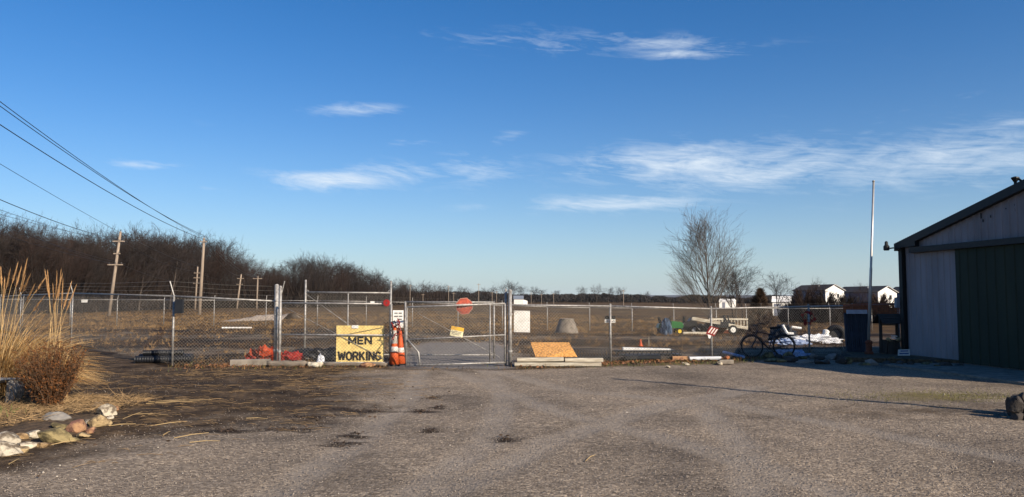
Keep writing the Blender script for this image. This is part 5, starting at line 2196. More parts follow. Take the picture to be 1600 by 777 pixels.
# the big bare tree in the yard
tr, cr = branch_tree(9.1, 41, spread=.60, trunk_frac=.10, levels=5, thick=.022, kids=(26, 9, 4, 3), tw=.008, up=.8, wig=.5)
pt = XY(1106, 60)
root = thing('yard_tree', 'large bare spreading tree standing behind the lawn tractor', 'tree', pt)
def fit(mbs, H, rad):
    top = max(v[2] for m_ in mbs for v in m_.v)
    rr = sorted(math.hypot(v[0], v[1]) for m_ in mbs for v in m_.v)
    r99 = rr[int(len(rr) * .992)]
    for m_ in mbs:
        m_.v = [(v[0] * rad / r99, v[1] * rad / r99, v[2] * H / top) for v in m_.v]


fit([tr, cr], 9.9, 3.5)
mb2 = MB()
for i, (dx, L_, sd_) in enumerate(((-.62, 5.6, 51), (-.95, 4.9, 52), (-.36, 6.2, 53), (-1.15, 4.1, 55), (-.75, 4.6, 57), (.38, 5.0, 54))):
    t2, c2 = branch_tree(6.0, sd_, spread=.42, trunk_frac=.22, levels=4, thick=.014, kids=(11, 6, 3), tw=.007, up=.75, wig=.5)
    fit([t2, c2], L_, 0.20 * L_)
    rot = Matrix.Rotation(math.atan(dx), 3, 'Y') @ rotz(sd_ * 1.3)
    for src in (t2, c2):
        mb2.add([rot @ Vector(v) + V(0, 0, .9) for v in src.v], src.f)
cr.add(mb2.v, mb2.f)
for src, nm, m in ((tr, 'trunk', barkm), (cr, 'crown', mat('yard_tree_twigs', (0.085, 0.066, 0.05), 0.9, 0, 0.3, 1))):
    sgrown = max(v[2] for v in src.v)
    src.v = [(v[0] + pt.x, v[1] + pt.y, v[2] + pt.z) for v in src.v]
    src.build(nm, m, root, nm == 'trunk')
print('YARD TREE top', max(v[2] for v in cr.v), 'faces', len(cr.f))

# bushy bare trees right of it
for (px, ty, Y, w, lab) in ((1150, 431, 78, 1.0, 'round bushy leafless tree right of the big bare tree'), (1143, 440, 80, 1.0, 'shorter bushy leafless tree touching the round bushy one'), (1160, 437, 82, 1.0, 'leafless bush between the round bushy tree and the rusty cedar'),
                            (1216, 441, 95, 1.2, 'thin leafless tree between the rusty cedar and the houses'), (1262, 450, 92, 1.1, 'leafless tree in front of the first house'), (1340, 455, 100, 1.0, 'leafless tree in front of the second house')):
    p = XY(px, Y)
    H = A(px, ty, Y).z - p.z
    place_tree(random.randrange(8), p, H, lab, None, w)

# ------------------------------------------------------------------ leafy stuff
def sticks(n, pos, ln, up, rr, seed):
    """thin 3-point strips: pos(n,3), length, direction (n,3)"""
    rng = np.random.default_rng(seed)
    P = pos
    D = up / np.linalg.norm(up, axis=1, keepdims=True)
    S = np.cross(D, rng.normal(size=(n, 3)))
    S /= np.linalg.norm(S, axis=1, keepdims=True)
    a = P - S * rr[:, None]
    b = P + S * rr[:, None]
    c = P + D * ln[:, None]
    v = np.stack([a, b, c], 1).reshape(-1, 3)
    f = np.arange(n * 3).reshape(-1, 3)
    return v, f


def wood_brush():
    n = 64000
    px = RNG.uniform(-60, 700, n)
    D = np.interp(px, EDGE_PX, EDGE_D) * RNG.uniform(0.985, 1.22, n)
    x = (px - 800) / F * D
    z = gz(x, D)
    sc = D / 95.0
    hmax = np.interp(px, [0, 200, 300, 420, 600, 700], [6.0, 7.0, 8.0, 7.5, 6.5, 6.0])
    ln = hmax * RNG.uniform(.25, 1, n) ** 1.4
    zz = z + RNG.uniform(0, 1, n) * hmax * 0.55
    up = np.stack([RNG.normal(0, .35, n), RNG.normal(0, .35, n), np.ones(n)], 1)
    v, f = sticks(n, np.stack([x, D, zz], 1), ln, up, RNG.uniform(.02, .06, n) * sc, 5)
    stuff_np('undergrowth', v, f, brushm, 'tangled brown undergrowth filling the wood behind the utility poles', 'undergrowth')


wood_brush()


def far_treeline():
    n = 42000
    px = RNG.uniform(560, 1420, n)
    D = RNG.uniform(560, 720, n)
    D = np.where(px > 1060, D * .85, D)
    x = (px - 800) / F * D
    z = gz(x, D)
    top = np.interp(px, [560, 700, 800, 900, 1000, 1060, 1150, 1420], [453, 454, 457, 459, 459.5, 460.5, 461.5, 462])
    top = top + (vnoise(px / 9.0, px * 0, 5) - .5) * 5 + (vnoise(px / 30.0, px * 0, 8) - .5) * 4
    hm = (466 - top) / F * D + 1.75 - z
    ln = RNG.uniform(1.0, 3.0, n)
    zz = z + RNG.uniform(0, 1, n) ** .8 * np.maximum(.5, hm - ln)
    up = np.stack([RNG.normal(0, .8, n), RNG.normal(0, .5, n), np.ones(n)], 1)
    v, f = sticks(n, np.stack([x, D, zz], 1), ln, up, RNG.uniform(.2, .6, n), 6)
    stuff_np('far_tree_line', v, f, twigfar, 'dark leafless tree line along the far edge of the field', 'tree line')


far_treeline()


def leaf_quads(pos, size, rng, flat=0.0):
    n = len(pos)
    a = rng.normal(size=(n, 3))
    if flat:
        a[:, 2] *= flat
    a /= np.linalg.norm(a, axis=1, keepdims=True)
    b = np.cross(a, rng.normal(size=(n, 3)))
    if flat:
        b[:, 2] *= flat * 2
    b /= np.linalg.norm(b, axis=1, keepdims=True)
    s = size[:, None]
    v = np.stack([pos - a * s, pos + b * s * .5, pos + a * s, pos - b * s * .5], 1).reshape(-1, 3)
    f = np.arange(n * 4).reshape(-1, 4)
    return v, f


# rusty cedar and bushes
def cedar(px, Y, H, W, label, n=2600, m=cedarm):
    p = XY(px, Y)
    root = thing('cedar_tree', label, 'tree', p)
    mb = MB()
    mb.path([p - V(0, 0, .1), p + V(0, 0, H * .5), p + V(0.03, 0, H * .95)], [H * .035, H * .022, H * .006], 6)
    mb.build('trunk', barkm, root)
    z = RNG.uniform(.02, 1, n) ** 1.0
    az_ = RNG.uniform(0, 6.283, n)
    lob = 0.75 + .35 * np.sin(az_ * 3 + z * 9) + .15 * RNG.normal(size=n)
    r = W / 2 * (1 - z) ** .75 * lob * RNG.uniform(.35, 1, n) ** .5
    pos = np.stack([r * np.cos(az_), r * np.sin(az_), z * H], 1)
    up = np.stack([np.cos(az_) * .8, np.sin(az_) * .8, .7 + 0 * z], 1) + RNG.normal(0, .25, (n, 3))
    v, f = sticks(n, pos, RNG.uniform(.12, .34, n) * H / 2.6, up, RNG.uniform(.015, .04, n) * H / 2.6, 12)
    stuff_np('crown', v, f, m, None, None, root)
    return root


cedar(1187, 57, 2.9, 2.3, 'rust brown cedar tree at the far fence right of the picket panel')
cedar(1176, 58.5, 1.9, 1.8, 'low rust brown cedar beside the taller rusty cedar', 1600)
for i, (px, Y, W, H, lab) in enumerate(((1255, 75, 4.6, 3.4, 'broad brown leafless bush below the first house'), (1290, 74, 4.6, 3.1, 'dark brown bush between first and second houses'), (1237, 76, 2.6, 1.8, 'small brown bush at the left end of house bushes'), (1322, 75, 3.4, 2.7, 'low brown bush at the right end of house bushes'),
                                        (1372, 73, 4.4, 2.9, 'small brown bush in front of the second house'))):
    p = XY(px, Y)
    n = 5200
    th = RNG.uniform(0, 6.283, n)
    el_ = RNG.uniform(0.0, 1.45, n)
    rr = RNG.uniform(.3, 1, n) ** .6 * (0.8 + .25 * np.sin(th * 4 + el_ * 5))
    pos = np.stack([W / 2 * rr * np.cos(th) * np.cos(el_), W / 2 * rr * np.sin(th) * np.cos(el_), H * .9 * rr * np.sin(el_)], 1)
    up = np.stack([np.cos(th) * .5, np.sin(th) * .5, np.ones(n)], 1) + RNG.normal(0, .3, (n, 3))
    v, f = sticks(n, pos, RNG.uniform(.3, .8, n), up, RNG.uniform(.01, .035, n), 20 + i)
    root = thing('bare_bush', lab, 'bush', p)
    stuff_np('twig_mass', v, f, twigred if i % 2 == 0 else brushm, None, None, root)
    mb = MB()
    for k in range(6):
        a_ = 6.283 * k / 6
        mb.path([p, p + V(W * .12 * math.cos(a_), W * .12 * math.sin(a_), H * .35), p + V(W * .28 * math.cos(a_), W * .28 * math.sin(a_), H * .75)], [.05, .035, .012], 5)
    mb.build('stem', barkm, root)


# dry grass in the yard and field
def yard_grass():
    n = 90000
    u = RNG.uniform(0, 1, n)
    Y = 20.6 * (130 / 20.6) ** (u ** 1.15)
    px = RNG.uniform(-40, 1440, n)
    x = (px - 800) / F * Y
    fy = np.interp(x, [-26, -8.8, -6, 0, 5.5, 9.4, 12], [40, 20.2, 20.3, 20.2, 22, 24, 24.2])
    li, mo, fi, dr, so, tr = zones(x, Y)
    keep = (Y > fy + .15) & (RNG.uniform(0, 1, n) < (0.12 + .9 * fi) * (1 - dr * .95)) & (x < 13)
    keep &= ~((x > 9.5) & (Y < 25))
    x, Y, fi = x[keep], Y[keep], fi[keep]
    m = len(x)
    sc = np.clip(Y / 40, .6, 2.4)
    ln = RNG.uniform(.05, .17, m) * (0.6 + .6 * fi) * np.sqrt(sc)
    up = np.stack([RNG.normal(0, .8, m), RNG.normal(0, .8, m), np.ones(m)], 1)
    v, f = sticks(m, np.stack([x, Y, gz(x, Y) + .005], 1), ln, up, RNG.uniform(.006, .014, m) * sc, 7)
    stuff_np('dry_grass', v, f, drygrass, 'short dry tan grass and stubble covering the yard and field', 'grass')


yard_grass()


def tufts(n, seed, mt, nm, lab, lmin, lmax, want_field):
    rng = np.random.default_rng(seed)
    u = rng.uniform(0, 1, n)
    Y = 20.9 * (110 / 20.9) ** u
    px = rng.uniform(-40, 1330, n)
    x = (px - 800) / F * Y
    fy = np.interp(x, [-26, -8.8, -6, 0, 5.5, 9.4, 12], [40, 20.2, 20.3, 20.2, 22, 24, 24.2])
    z_ = zones(x, Y)
    w = z_[2] if want_field else z_[4]
    pat = vnoise(x * .5, Y * .25, seed)
    k = (Y > fy + .3) & (rng.uniform(0, 1, n) < (.15 + .85 * w) * np.clip((pat - .3) * 2.2, 0, 1)) & (z_[3] < .5)
    x, Y = np.repeat(x[k], 9), np.repeat(Y[k], 9)
    m = len(x)
    sc = np.clip(Y / 35, .8, 2.2)
    x = x + rng.normal(0, .05, m) * sc
    Y = Y + rng.normal(0, .05, m) * sc
    up = np.stack([rng.normal(0, .7, m), rng.normal(0, .7, m), np.ones(m)], 1)
    v, f = sticks(m, np.stack([x, Y, gz(x, Y) - .01], 1), rng.uniform(lmin, lmax, m), up, rng.uniform(.006, .013, m) * sc, seed)
    stuff_np(nm, v, f, mt, lab, 'weeds')


tufts(9000, 61, mat('tan_tuft', (0.34, 0.205, 0.085), .9, 0, .4, .5), 'tan_tufts', 'tan dead grass tufts standing in the field and yard', .08, .28, True)
tufts(9000, 62, mat('dark_tuft', (0.075, 0.042, 0.022), .9, 0, .5, .5), 'dark_tufts', 'dark brown dead weeds in the dirt yard behind the fence', .06, .22, False)


def fence_grass():
    n = 5200
    x = RNG.uniform(-8.8, 9.0, n)
    fy = np.interp(x, [-26, -8.8, -6, 0, 5.5, 9.4, 12], [40, 20.2, 20.3, 20.2, 22, 24, 24.2])
    y = fy + RNG.normal(-.35, .5, n)
    gate_ = (x > -3.2) & (x < 0.1)
    dens = np.where(gate_, .06, .8) * (0.3 + .9 * vnoise(x * 1.3, y * 1.3, 77))
    k = RNG.uniform(0, 1, n) < dens
    x, y = x[k], y[k]
    m = len(x)
    up = np.stack([RNG.normal(0, .6, m), RNG.normal(0, .6, m), np.ones(m)], 1)
    g = RNG.uniform(0, 1, m) < np.where((x > 2) & (x < 8.5), .65, .1)
    for sel, mt, nm, lab in ((g, greengrass, 'green_weeds', 'low green weeds along the foot of the right fence'), (~g, drygrass, 'dry_weeds', 'dry brown weeds along the foot of the fences')):
        q = int(sel.sum())
        v, f = sticks(q, np.stack([x[sel], y[sel], gz(x[sel], y[sel]) - .005], 1), RNG.uniform(.04, .15, q), up[sel], RNG.uniform(.004, .010, q), 8)
        stuff_np(nm, v, f, mt, lab, 'weeds')
    # green tinge on the patch by the barn
    n = 3500
    x = 7.6 + RNG.normal(0, .95, n)
    y = 13.9 + RNG.normal(0, .5, n)
    up = np.stack([RNG.normal(0, .7, n), RNG.normal(0, .7, n), np.ones(n)], 1)
    v, f = sticks(n, np.stack([x, y, 0 * x], 1), RNG.uniform(.015, .05, n), up, RNG.uniform(.002, .005, n), 9)
    stuff_np('mossy_grass', v, f, mat('moss_grass', (0.20, 0.19, 0.05), 0.9, 0, 0.4, 5), 'thin yellow green grass on the gravel opposite the barn doors', 'grass')


fence_grass()


# fallen leaves: along the fence, in the bed, and in dark drifts on the gravel
def leaves():
    n = 5200
    x = np.concatenate([RNG.uniform(-8.5, -3.2, n // 3), RNG.uniform(0.2, 7.0, n - n // 3)])
    fy = np.interp(x, [-26, -8.8, -6, 0, 5.5, 9.4, 12], [40, 20.2, 20.3, 20.2, 22, 24, 24.2])
    y = fy - .15 + RNG.normal(0, .35, n)
    k = RNG.uniform(0, 1, n) < .2 + 1.2 * np.clip(vnoise(x * 1.1, y * .6, 91) - .35, 0, 1)
    pos = np.stack([x[k], y[k], gz(x[k], y[k]) + RNG.uniform(.005, .05, k.sum())], 1)
    v, f = leaf_quads(pos, RNG.uniform(.02, .05, len(pos)), RNG, .5)
    stuff_np('fallen_leaves', v, f, leafm, 'rust brown fallen leaves drifted along the fence foot', 'leaves')
    pts = []
    for (c, w) in PATCHP:
        ww = w / F * c.y
        q = int(10 + w * 3)
        pts.append(np.stack([c.x + RNG.normal(0, ww * .75, q), c.y + RNG.normal(0, max(.10, ww * .28), q) + RNG.normal(0, .05, q), RNG.uniform(.0, .012, q)], 1))
    # thin scatter on the left of the lot
    q = 5200
    x = RNG.uniform(-9, -1.0, q)
    y = RNG.uniform(7.5, 19.8, q)
    li = zones(x, y)[0]
    kk = RNG.uniform(0, 1, q) < li * (vnoise(x * 2, y * 3, 13) > .52)
    pts.append(np.stack([x[kk], y[kk], RNG.uniform(0, .02, kk.sum())], 1))
    pos = np.concatenate(pts)
    v, f = leaf_quads(pos, RNG.uniform(.012, .034, len(pos)), RNG, .12)
    stuff_np('leaf_drifts', v, f, leafdark, 'dark wet leaf drifts scattered on the gravel lot', 'leaves')


leaves()


def straw_litter():
    rng = RNG
    n = 3600
    x = rng.uniform(-9.5, -1.4, n)
    y = rng.uniform(8, 19.5, n)
    li = zones(x, y)[0]
    k = rng.uniform(0, 1, n) < li * 1.1 * (vnoise(x * 1.2, y * 2.2, 17) > .42)
    x, y = x[k], y[k]
    mb = MB()
    for xx, yy in zip(x, y):
        L_ = random.uniform(.06, .30)
        a_ = random.gauss(0, .6)
        b_ = random.uniform(-.05, .05)
        z = random.uniform(.006, .02)
        p = V(xx, yy, z)
        d = V(math.cos(a_), math.sin(a_), 0) * L_
        mb.path([p, p + d * .5 + V(-d.y, d.x, 0) * b_ + V(0, 0, .01), p + d], random.uniform(.002, .0035), 3)
    o = mb.build('straw_litter', strawl, None)
    tag(o, 'short straw stems littering the left of the lot', 'straw', None, 'stuff')
    # the long pale stalks one can pick out
    for i, (xa, ya, xb, yb_) in enumerate(((235, 667, 292, 660), (272, 686, 326, 678), (296, 693, 344, 691), (75, 698, 120, 690), (170, 667, 212, 664), (192, 656, 222, 645), (255, 681, 266, 676), (385, 655, 418, 656), (212, 648, 262, 650), (232, 629, 330, 626), (228, 632, 312, 628), (14, 727, 30, 719), (915, 722, 930, 713), (108, 636, 150, 640), (100, 640, 152, 642))):
        p, q = G(xa, ya), G(xb, yb_)
        mb = MB()
        m_ = p.lerp(q, .5) + V(0, .03, .02)
        mb.path([p + V(0, 0, .012), m_, q + V(0, 0, .015)], [.0055, .005, .003], 5)
        if 8 == i or i in (9, 10):
            pass
        tag(mb.build('dry_stalk', mat('stalk_straw', (0.44, 0.31, 0.15), .85, 0, .3, 4), None, loc=p), 'long pale dry grass stalk lying on the gravel', 'stalk', 'dry stalks on the gravel')


straw_litter()


def pebbles():
    rng = RNG
    base = np.array([(1, 0, 0), (-1, 0, 0), (0, 1, 0), (0, -1, 0), (0, 0, .7), (0, 0, -.5)], float)
    fc = np.array([(0, 2, 4), (2, 1, 4), (1, 3, 4), (3, 0, 4), (2, 0, 5), (1, 2, 5), (3, 1, 5), (0, 3, 5)])

    def emit(n, smin, smax, m, nm, lab, ymin=5.4, ymax=19.5, power=1.0):
        Y = ymin + (ymax - ymin) * rng.uniform(0, 1, n) ** power
        px = rng.uniform(-30, 1630, n)
        x = (px - 800) / F * Y
        k = (x < 12.6) & (rng.uniform(0, 1, n) > zones(x, Y)[0] * .9)
        x, Y = x[k], Y[k]
        n = len(x)
        s = smin + (smax - smin) * rng.uniform(0, 1, n) ** 2.5
        jit = 1 + rng.uniform(-.35, .35, (n, 6, 3))
        a = rng.uniform(0, 6.283, n)
        B = base[None] * jit * s[:, None, None]
        B[:, :, 0] *= rng.uniform(.8, 1.6, n)[:, None]
        ca, sa = np.cos(a)[:, None], np.sin(a)[:, None]
        xx = B[:, :, 0] * ca - B[:, :, 1] * sa
        yy = B[:, :, 0] * sa + B[:, :, 1] * ca
        v = np.stack([xx + x[:, None], yy + Y[:, None], B[:, :, 2] + (s * .25)[:, None]], -1).reshape(-1, 3)
        f = (fc[None] + (np.arange(n) * 6)[:, None, None]).reshape(-1, 3)
        stuff_np(nm, v, f, m, lab, 'gravel')
    emit(60000, .003, .011, pebm, 'gravel', 'loose tan and grey gravel covering the open lot', power=1.25)
    emit(130, .006, .022, pebw, 'white_gravel', 'scattered white stones on the gravel lot')


pebbles()


# ------------------------------------------------------------------ ornamental grass and shrub
def grass_clump(base, nblade, Lm, label, plumes, seed, lean=V(0, 0, 0), spread=.75, upright=1.0):
    rnd = random.Random(seed)
    root = thing('ornamental_grass', label, 'grass', base)
    for nm, m, cnt in (('blades', straw, nblade // 2), ('pale_blades', strawp, nblade // 2)):
        mb = MB()
        vs, fs = [], []
        for i in range(cnt):
            a_ = rnd.uniform(0, 6.283)
            r0 = rnd.uniform(0, .28)
            p = base + V(r0 * math.cos(a_), r0 * math.sin(a_), 0)
            L_ = Lm * rnd.uniform(.45, 1.0)
            a2 = a_ + rnd.gauss(0, .5)
            out = V(math.cos(a2), math.sin(a2), 0) * spread * rnd.uniform(.15, 1.2) + lean
            d = (V(0, 0, upright) + out * .75).normalized()
            w = rnd.uniform(.0035, .009)
            n = 6
            side = d.cross(V(rnd.gauss(0, 1), rnd.gauss(0, 1), .1)).normalized()
            o = len(vs)
            for k in range(n + 1):
                ww = w * (1 - .8 * k / n)
                vs.append(tuple(p - side * ww))
                vs.append(tuple(p + side * ww))
                d = (d + out * .13 - V(0, 0, .17 * (k / n) * 2.2 * rnd.uniform(.4, 1.5))).normalized()
                p = p + d * (L_ / n)
            for k in range(n):
                fs.append((o + 2 * k, o + 2 * k + 1, o + 2 * k + 3, o + 2 * k + 2))
        mb.add(vs, fs)
        ob = mb.build(nm, m, root)
        ob['kind'] = 'stuff'
    for (tp, droop) in plumes:
        tp = Vector(tp)
        p0 = base + V(rnd.uniform(-.12, .12), rnd.uniform(-.1, .1), 0)
        ctrl = V(p0.x * .6 + tp.x * .4, p0.y * .6 + tp.y * .4, base.z + (tp.z - base.z) * .72)
        pts = []
        for k in range(9):
            t = k / 8
            pts.append(p0 * (1 - t) ** 2 + ctrl * 2 * t * (1 - t) + tp * t * t)
        mb = MB()
        mb.path(pts, [.0042] * 5 + [.0034] * 4, 4)
        st_ = mb.build('stalk', strawp, root)
        # feathery plume along the last stretch
        mb = MB()
        vs, fs = [], []
        dv = (pts[-1] - pts[-3]).normalized()
        for i in range(170):
            t = rnd.random()
            p = pts[-1] + dv * (droop * (t - .45))
            s_ = Vector((rnd.gauss(0, 1), rnd.gauss(0, 1), rnd.gauss(0, 1))).normalized()
            e = p + dv * rnd.uniform(.05, .12) + s_ * rnd.uniform(.012, .045) * (1.2 - t)
            sd2 = dv.cross(s_).normalized() * .004
            o = len(vs)
            vs += [tuple(p - sd2), tuple(p + sd2), tuple(e)]
            fs.append((o, o + 1, o + 2))
        mb.add(vs, fs)
        pl = mb.build('plume', plume, st_)
        pl['kind'] = 'stuff'
        pl.location = (0, 0, 0)
    return root


bg = XY(6, 13.4)
bg.z = .08
rr_ = random.Random(3)
pl1 = [(A(x, y, 13.3 + rr_.uniform(-.3, .3)), .30) for (x, y) in ((12, 440), (22, 432), (28, 437), (38, 425), (6, 455), (34, 448), (40, 446), (62, 447), (46, 462), (58, 478), (2, 436))]
grass_clump(bg, 5200, 1.75, 'golden ornamental grass clump arching over the stone bench', pl1, 21, lean=V(.12, -.02, 0), spread=1.5)
bg2 = XY(86, 13.3)
bg2.z = .05
pl2 = [(A(x, y, 13.2 + rr_.uniform(-.1, .1)), .42) for (x, y) in ((74, 447), (76, 450), (88, 452), (93, 447), (91, 455), (104, 466), (110, 470), (97, 462), (84, 470))]
grass_clump(bg2, 140, 1.1, 'tall upright plumed grass stalks rising behind the rusty shrub', pl2, 22, spread=.3, upright=1.6)


def shrub():
    p = G(78, 644)
    p.z = .06
    root = thing('rust_shrub', 'rust brown upright shrub behind the stone border', 'shrub', p)
    rnd = random.Random(8)
    tw, lv = MB(), []
    for i in range(190):
        a_ = rnd.uniform(0, 6.283)
        sp = rnd.uniform(.05, .80)
        d = V(math.cos(a_) * sp, math.sin(a_) * sp * .9, 1).normalized()
        L_ = rnd.uniform(.55, 1.12) * (1 - .12 * sp)
        q = p + V(math.cos(a_) * .10 * rnd.random(), math.sin(a_) * .1 * rnd.random(), 0)
        pts = [q]
        for k in range(5):
            d = (d + V(rnd.gauss(0, .09), rnd.gauss(0, .09), .05)).normalized()
            q = q + d * L_ / 5
            pts.append(q)
        tw.path(pts, [.007, .006, .005, .004, .003, .0015], 4, caps=False)
        for k in range(1, 6):
            for j in range(3):
                sd2 = (d + Vector((rnd.gauss(0, .7), rnd.gauss(0, .7), rnd.gauss(.1, .5)))).normalized()
                b0_ = pts[k - 1].lerp(pts[k], rnd.random())
                e = b0_ + sd2 * rnd.uniform(.05, .15)
                tw.path([b0_, e], [.003, .0012], 3, caps=False)
                for m_ in range(6):
                    f = rnd.random()
                    lv.append(tuple(b0_.lerp(e, f) + Vector((rnd.gauss(0, .012), rnd.gauss(0, .012), rnd.gauss(0, .012)))))
    tw.build('twigs', mat('shrub_twig', (0.10, 0.06, 0.035), .9), root)['kind'] = 'stuff'
    lv = np.array(lv) - np.array(parent_loc(root))
    v, f = leaf_quads(lv, RNG.uniform(.007, .019, len(lv)), RNG)
    stuff_np('leaves', v, f, shrubm, None, None, root)


shrub()

# bed litter around the shrub
n = 8000
x = RNG.uniform(-8.6, -6.0, n)
y = RNG.uniform(8.9, 13.2, n)
k = (y > np.interp(x, [-8.6, -7.0, -6.4, -6.0], [8.4, 9.5, 11.0, 12.2]))
pos = np.stack([x[k], y[k], RNG.uniform(.05, .12, k.sum())], 1)
up = np.stack([RNG.normal(0, 1, k.sum()), RNG.normal(0, .6, k.sum()), RNG.uniform(0.02, .35, k.sum())], 1)
v, f = sticks(len(pos), pos, RNG.uniform(.08, .3, len(pos)), up, RNG.uniform(.003, .006, len(pos)), 33)
stuff_np('bed_straw', v, f, strawl, 'flattened straw around the rusty shrub inside the stone border', 'straw')
n = 900
x = -7.9 + RNG.normal(0, .35, n)
y = 11.0 + RNG.normal(0, .3, n)
up = np.stack([RNG.normal(0, .8, n), RNG.normal(0, .8, n), np.ones(n)], 1)
v, f = sticks(n, np.stack([x, y, 0 * x + .1], 1), RNG.uniform(.06, .18, n), up, RNG.uniform(.003, .007, n), 34)
stuff_np('bed_grass', v, f, greengrass, 'tuft of green grass inside the stone border', 'grass')


# ------------------------------------------------------------------ far buildings
def house(pxN, pxR, pxL, d0, pye, pyp, label, roofm, sidem, tmid=0.5):
    """near corner column pxN; the sunlit gable runs right to pxR, the shaded long wall runs back to pxL"""
    zb = gzf(100, d0) - .3
    N = V((pxN - 800) / F * d0, d0, 0)
    d1 = d0 * 1.012
    Q = V((pxR - 800) / F * d1, d1, 0)
    d2 = d0 * 1.09
    Lf = V((pxL - 800) / F * d2, d2, 0)
    B = Q + (Lf - N)
    ze, zr = pxz(pye, d0), pxz(pyp, d0)
    up = V(0, 0, 1)
    root = thing('house', label, 'house', N + up * zb)
    gd = (Q - N).normalized()
    ld = (Lf - N).normalized()

    def slab(pts, thick, nm, m, par=root):
        nrm = (pts[1] - pts[0]).cross(pts[2] - pts[1]).normalized() * thick
        mb = MB()
        mb.hexa([p - nrm for p in pts], pts)
        return mb.build(nm, m, par)
    gp_ = (N + Q) / 2
    gb_ = (Lf + B) / 2
    slab([N + up * zb, Q + up * zb, Q + up * ze, gp_ + up * zr, N + up * ze], .15, 'gable_wall', sidingw)  # front gable white, other walls darker: sun and shade put into the colours
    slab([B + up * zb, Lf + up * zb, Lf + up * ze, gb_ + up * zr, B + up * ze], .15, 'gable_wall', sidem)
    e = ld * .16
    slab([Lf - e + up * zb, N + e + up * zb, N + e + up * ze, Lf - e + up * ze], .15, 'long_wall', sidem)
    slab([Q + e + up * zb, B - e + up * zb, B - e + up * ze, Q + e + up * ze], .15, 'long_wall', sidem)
    ov = .45
    for (a0, a1, sg) in ((N, Lf, -1), (Q, B, 1)):
        e0 = a0 - ld * ov + gd * sg * ov + up * (ze - .15)
        e1 = a1 + ld * ov + gd * sg * ov + up * (ze - .15)
        r0 = gp_ - ld * ov + up * (zr + .05)
        r1 = gb_ + ld * ov + up * (zr + .05)
        slab([e1, e0, r0, r1] if sg < 0 else [e0, e1, r1, r0], -.18, 'roof_slope', roofm)
        mb = MB()
        mb.tube(e0 + up * .02, r0 + up * .0, .11, n=4)
        mb.build('rake_board', sidingw, root)
    for t in (.18, .45, .75):
        c = N.lerp(Lf, t) + up * (zb + (ze - zb) * .60)
        o = c - gd * .03
        R3 = rotz(math.atan2(ld.y, ld.x))
        mb = MB()
        mb.box(o, (1.7, .12, 1.5), R3)
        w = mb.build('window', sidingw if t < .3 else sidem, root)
        mb = MB()
        mb.box(o - gd * .06, (1.4, .08, 1.25), R3)
        mb.build('pane', glassm, w)
    for t in (.30, .66):
        c = N.lerp(Q, t) + up * (zb + (ze - zb) * .70) - ld * .04
        R3 = rotz(math.atan2(gd.y, gd.x))
        mb = MB()
        mb.box(c, (1.0, .12, 1.5), R3)
        w = mb.build('window', sidingw, root)
        mb = MB()
        mb.box(c - ld * .05, (.8, .08, 1.3), R3)
        mb.build('pane', glassm, w)
    c = N.lerp(Lf, .35).lerp(gp_.lerp(gb_, .35), .6) + up * (ze + (zr - ze) * .6)
    mb = MB()
    mb.tube(c - up * .2, c + up * .8, .12)
    mb.build('vent_pipe', white, root)
    return root


shade_blue = mat('house_siding_shade_blue', (0.13, 0.16, 0.24), .7)  # bluish shade of the long walls worked into the colour
house(1289, 1318, 1239, 255, 453.5, 445, 'first house with long wall coloured as grey shade and brown roof beyond the bushes', shing, shade_grey)
house(1371, 1400, 1306, 250, 456.5, 447.5, 'second house with long wall coloured as blue shade, dark roof and bright gable behind flagpole', shingb, shade_blue)
house(1450, 1480, 1386, 245, 457, 447.5, 'third house mostly hidden behind the barn corner', shingb, shade_blue)
# low white sheds between the cedar and the first house, and beyond the big tree
for (pxl, pxr, pt_, pbm, Y, lab) in ((1206, 1232, 463, 476, 110, 'low white shed between the rusty cedar and first house'), (1123, 1146, 467, 474, 240, 'distant long white building behind the big bare tree')):
    a_, b_ = XY(pxl, Y), XY(pxr, Y)
    zb = a_.z - .05
    zt = pxz(pt_, Y)
    root = thing('white_shed', lab, 'shed', a_)
    dep = 5
    mb = MB()
    q = [V(a_.x, Y, zb), V(b_.x, Y, zb), V(b_.x + 2, Y + dep, zb), V(a_.x + 2, Y + dep, zb)]
    mb.hexa(q, [p + V(0, 0, (zt - zb) * .72) for p in q])
    mb.build('wall', sidingw, root)
    mb = MB()
    z1 = zb + (zt - zb) * .72
    q = [V(a_.x - .2, Y - .2, z1), V(b_.x + .2, Y - .2, z1), V(b_.x + 2.2, Y + dep + .2, z1), V(a_.x + 1.8, Y + dep + .2, z1)]
    mm2 = [(q[0] + q[3]) / 2 + V(0, 0, zt - z1), (q[1] + q[2]) / 2 + V(0, 0, zt - z1)]
    mb.add([*q, *mm2], [(0, 1, 5, 4), (2, 3, 4, 5), (1, 2, 5), (3, 0, 4), (3, 2, 1, 0)])
    mb.build('roof', sidingw, root)
    mb = MB()
    mb.box(V((a_.x * .7 + b_.x * .3), Y - .04, zb + (z1 - zb) * .45), (.9, .06, (z1 - zb) * .85))
    mb.build('door', shade_grey, root)
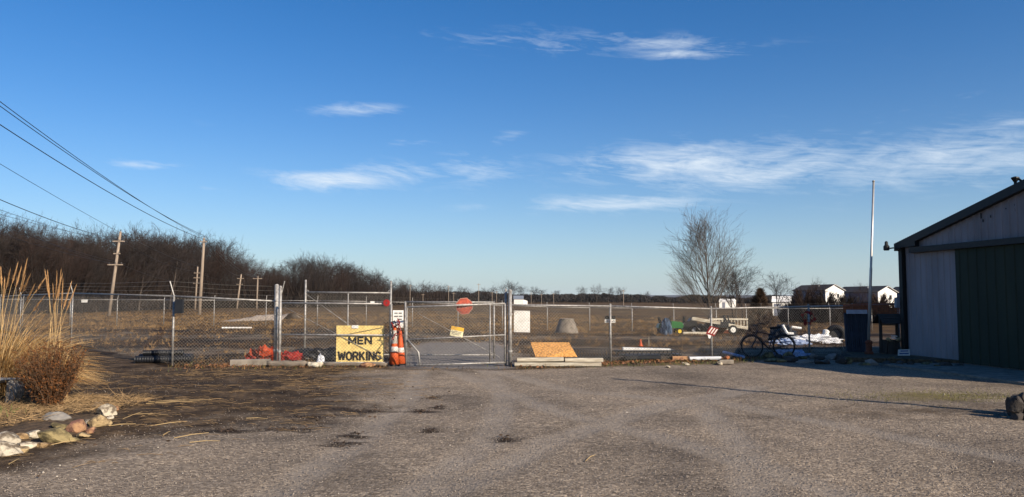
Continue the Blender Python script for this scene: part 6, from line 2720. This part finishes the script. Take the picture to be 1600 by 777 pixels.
# small white barn on the field edge
Y = 420
a_, b_ = XY(803, Y), XY(822, Y)
zb = a_.z - .1
z1, zt = pxz(467.5, Y), pxz(462, Y)
zb = min(zb, pxz(474, Y))
root = thing('field_barn', 'small white barn with a grey roof at the far field edge', 'barn', V(a_.x, Y, zb))
mb = MB()
q = [V(a_.x, Y, zb), V(b_.x - 1.6, Y, zb), V(b_.x - 1.6, Y + 8, zb), V(a_.x, Y + 8, zb)]
mb.hexa(q, [p + V(0, 0, z1 - zb) for p in q])
mb.build('wall', sidingw, root)
mb = MB()
q = [V(a_.x - .3, Y - .4, z1), V(b_.x - 1.3, Y - .4, z1), V(b_.x - 1.3, Y + 8.4, z1), V(a_.x - .3, Y + 8.4, z1)]
mm2 = [(q[0] + q[3]) / 2 + V(0, 0, zt - z1), (q[1] + q[2]) / 2 + V(0, 0, zt - z1)]
mb.add([*q, *mm2], [(0, 1, 5, 4), (2, 3, 4, 5), (1, 2, 5), (3, 0, 4), (3, 2, 1, 0)])
mb.build('roof', roofgrey, root)
mb = MB()
mb.hexa([V(b_.x - 1.5, Y + 1, zb), V(b_.x + .8, Y + 1, zb), V(b_.x + .8, Y + 7, zb), V(b_.x - 1.5, Y + 7, zb)], [V(b_.x - 1.5, Y + 1, z1 - .3), V(b_.x + .8, Y + 1, z1 - 1), V(b_.x + .8, Y + 7, z1 - 1), V(b_.x - 1.5, Y + 7, z1 - .3)])
mb.build('lean_to', sidingw, root)

# far row of slim poles along the road past the field
for i, (px, pt_, Y) in enumerate(((575, 446, 300), (641, 445, 330), (661, 459, 350), (701, 446, 340), (748, 443, 330), (769, 456, 360), (776, 455, 380), (709, 457, 380), (974, 453, 340), (865, 458, 420), (846, 459, 430), (830, 457, 430))):
    p = XY(px, Y)
    t_ = A(px, pt_, Y)
    root = thing('slim_pole', 'slim distant pole standing against the far tree line', 'pole', p, 'slim poles along the far tree line')
    mb = MB()
    mb.tube(p, t_, .13, .10, n=6)
    mb.build('shaft', polew, root)
    mb = MB()
    mb.box(t_ - V(0, 0, .5), (1.6, .14, .14))
    mb.build('crossarm', polew, root)

# pole just outside the frame whose shadow crosses the gravel
p = V(9.75, 9.75, 0)
root = thing('yard_pole', 'tall wooden pole opposite the barn casting the long thin shadow', 'pole', p)
mb = MB()
mb.path([p - V(0, 0, .2), p + V(0, 0, 2.6), p + V(0, 0, 5.3)], [.085, .075, .06], 9)
mb.build('shaft', polew, root, True)
mb = MB()
mb.lathe(p + V(0, 0, 5.28), [(.07, 0), (.08, .03), (.03, .07)], 9)
mb.build('cap', dullsteel, root)

# ------------------------------------------------------------------ haze
HAZE = 0.000026
mb = MB()
q = [V(-8900, -290, -6), V(8900, -290, -6), V(8900, 8900, -6), V(-8900, 8900, -6)]
mb.hexa(q, [p + V(0, 0, 52) for p in q])
hm = bpy.data.materials.new('haze')
hm.use_nodes = True
for n in list(hm.node_tree.nodes):
    hm.node_tree.nodes.remove(n)
ho = nd(hm.node_tree, 'ShaderNodeOutputMaterial')
hv = nd(hm.node_tree, 'ShaderNodeVolumePrincipled')
hv.inputs['Color'].default_value = (0.86, 0.91, 1.0, 1)
hv.inputs['Density'].default_value = HAZE
hm.node_tree.links.new(hv.outputs[0], ho.inputs['Volume'])
hz = mb.build('haze', hm)
hz.display_type = 'BOUNDS'
tag(hz, 'pale blue winter haze over the distant fields', 'haze', None, 'stuff')
for i in range(8):
    if i not in used_proto:
        for ch in list(protos[i].children):
            bpy.data.objects.remove(ch)
        bpy.data.objects.remove(protos[i])
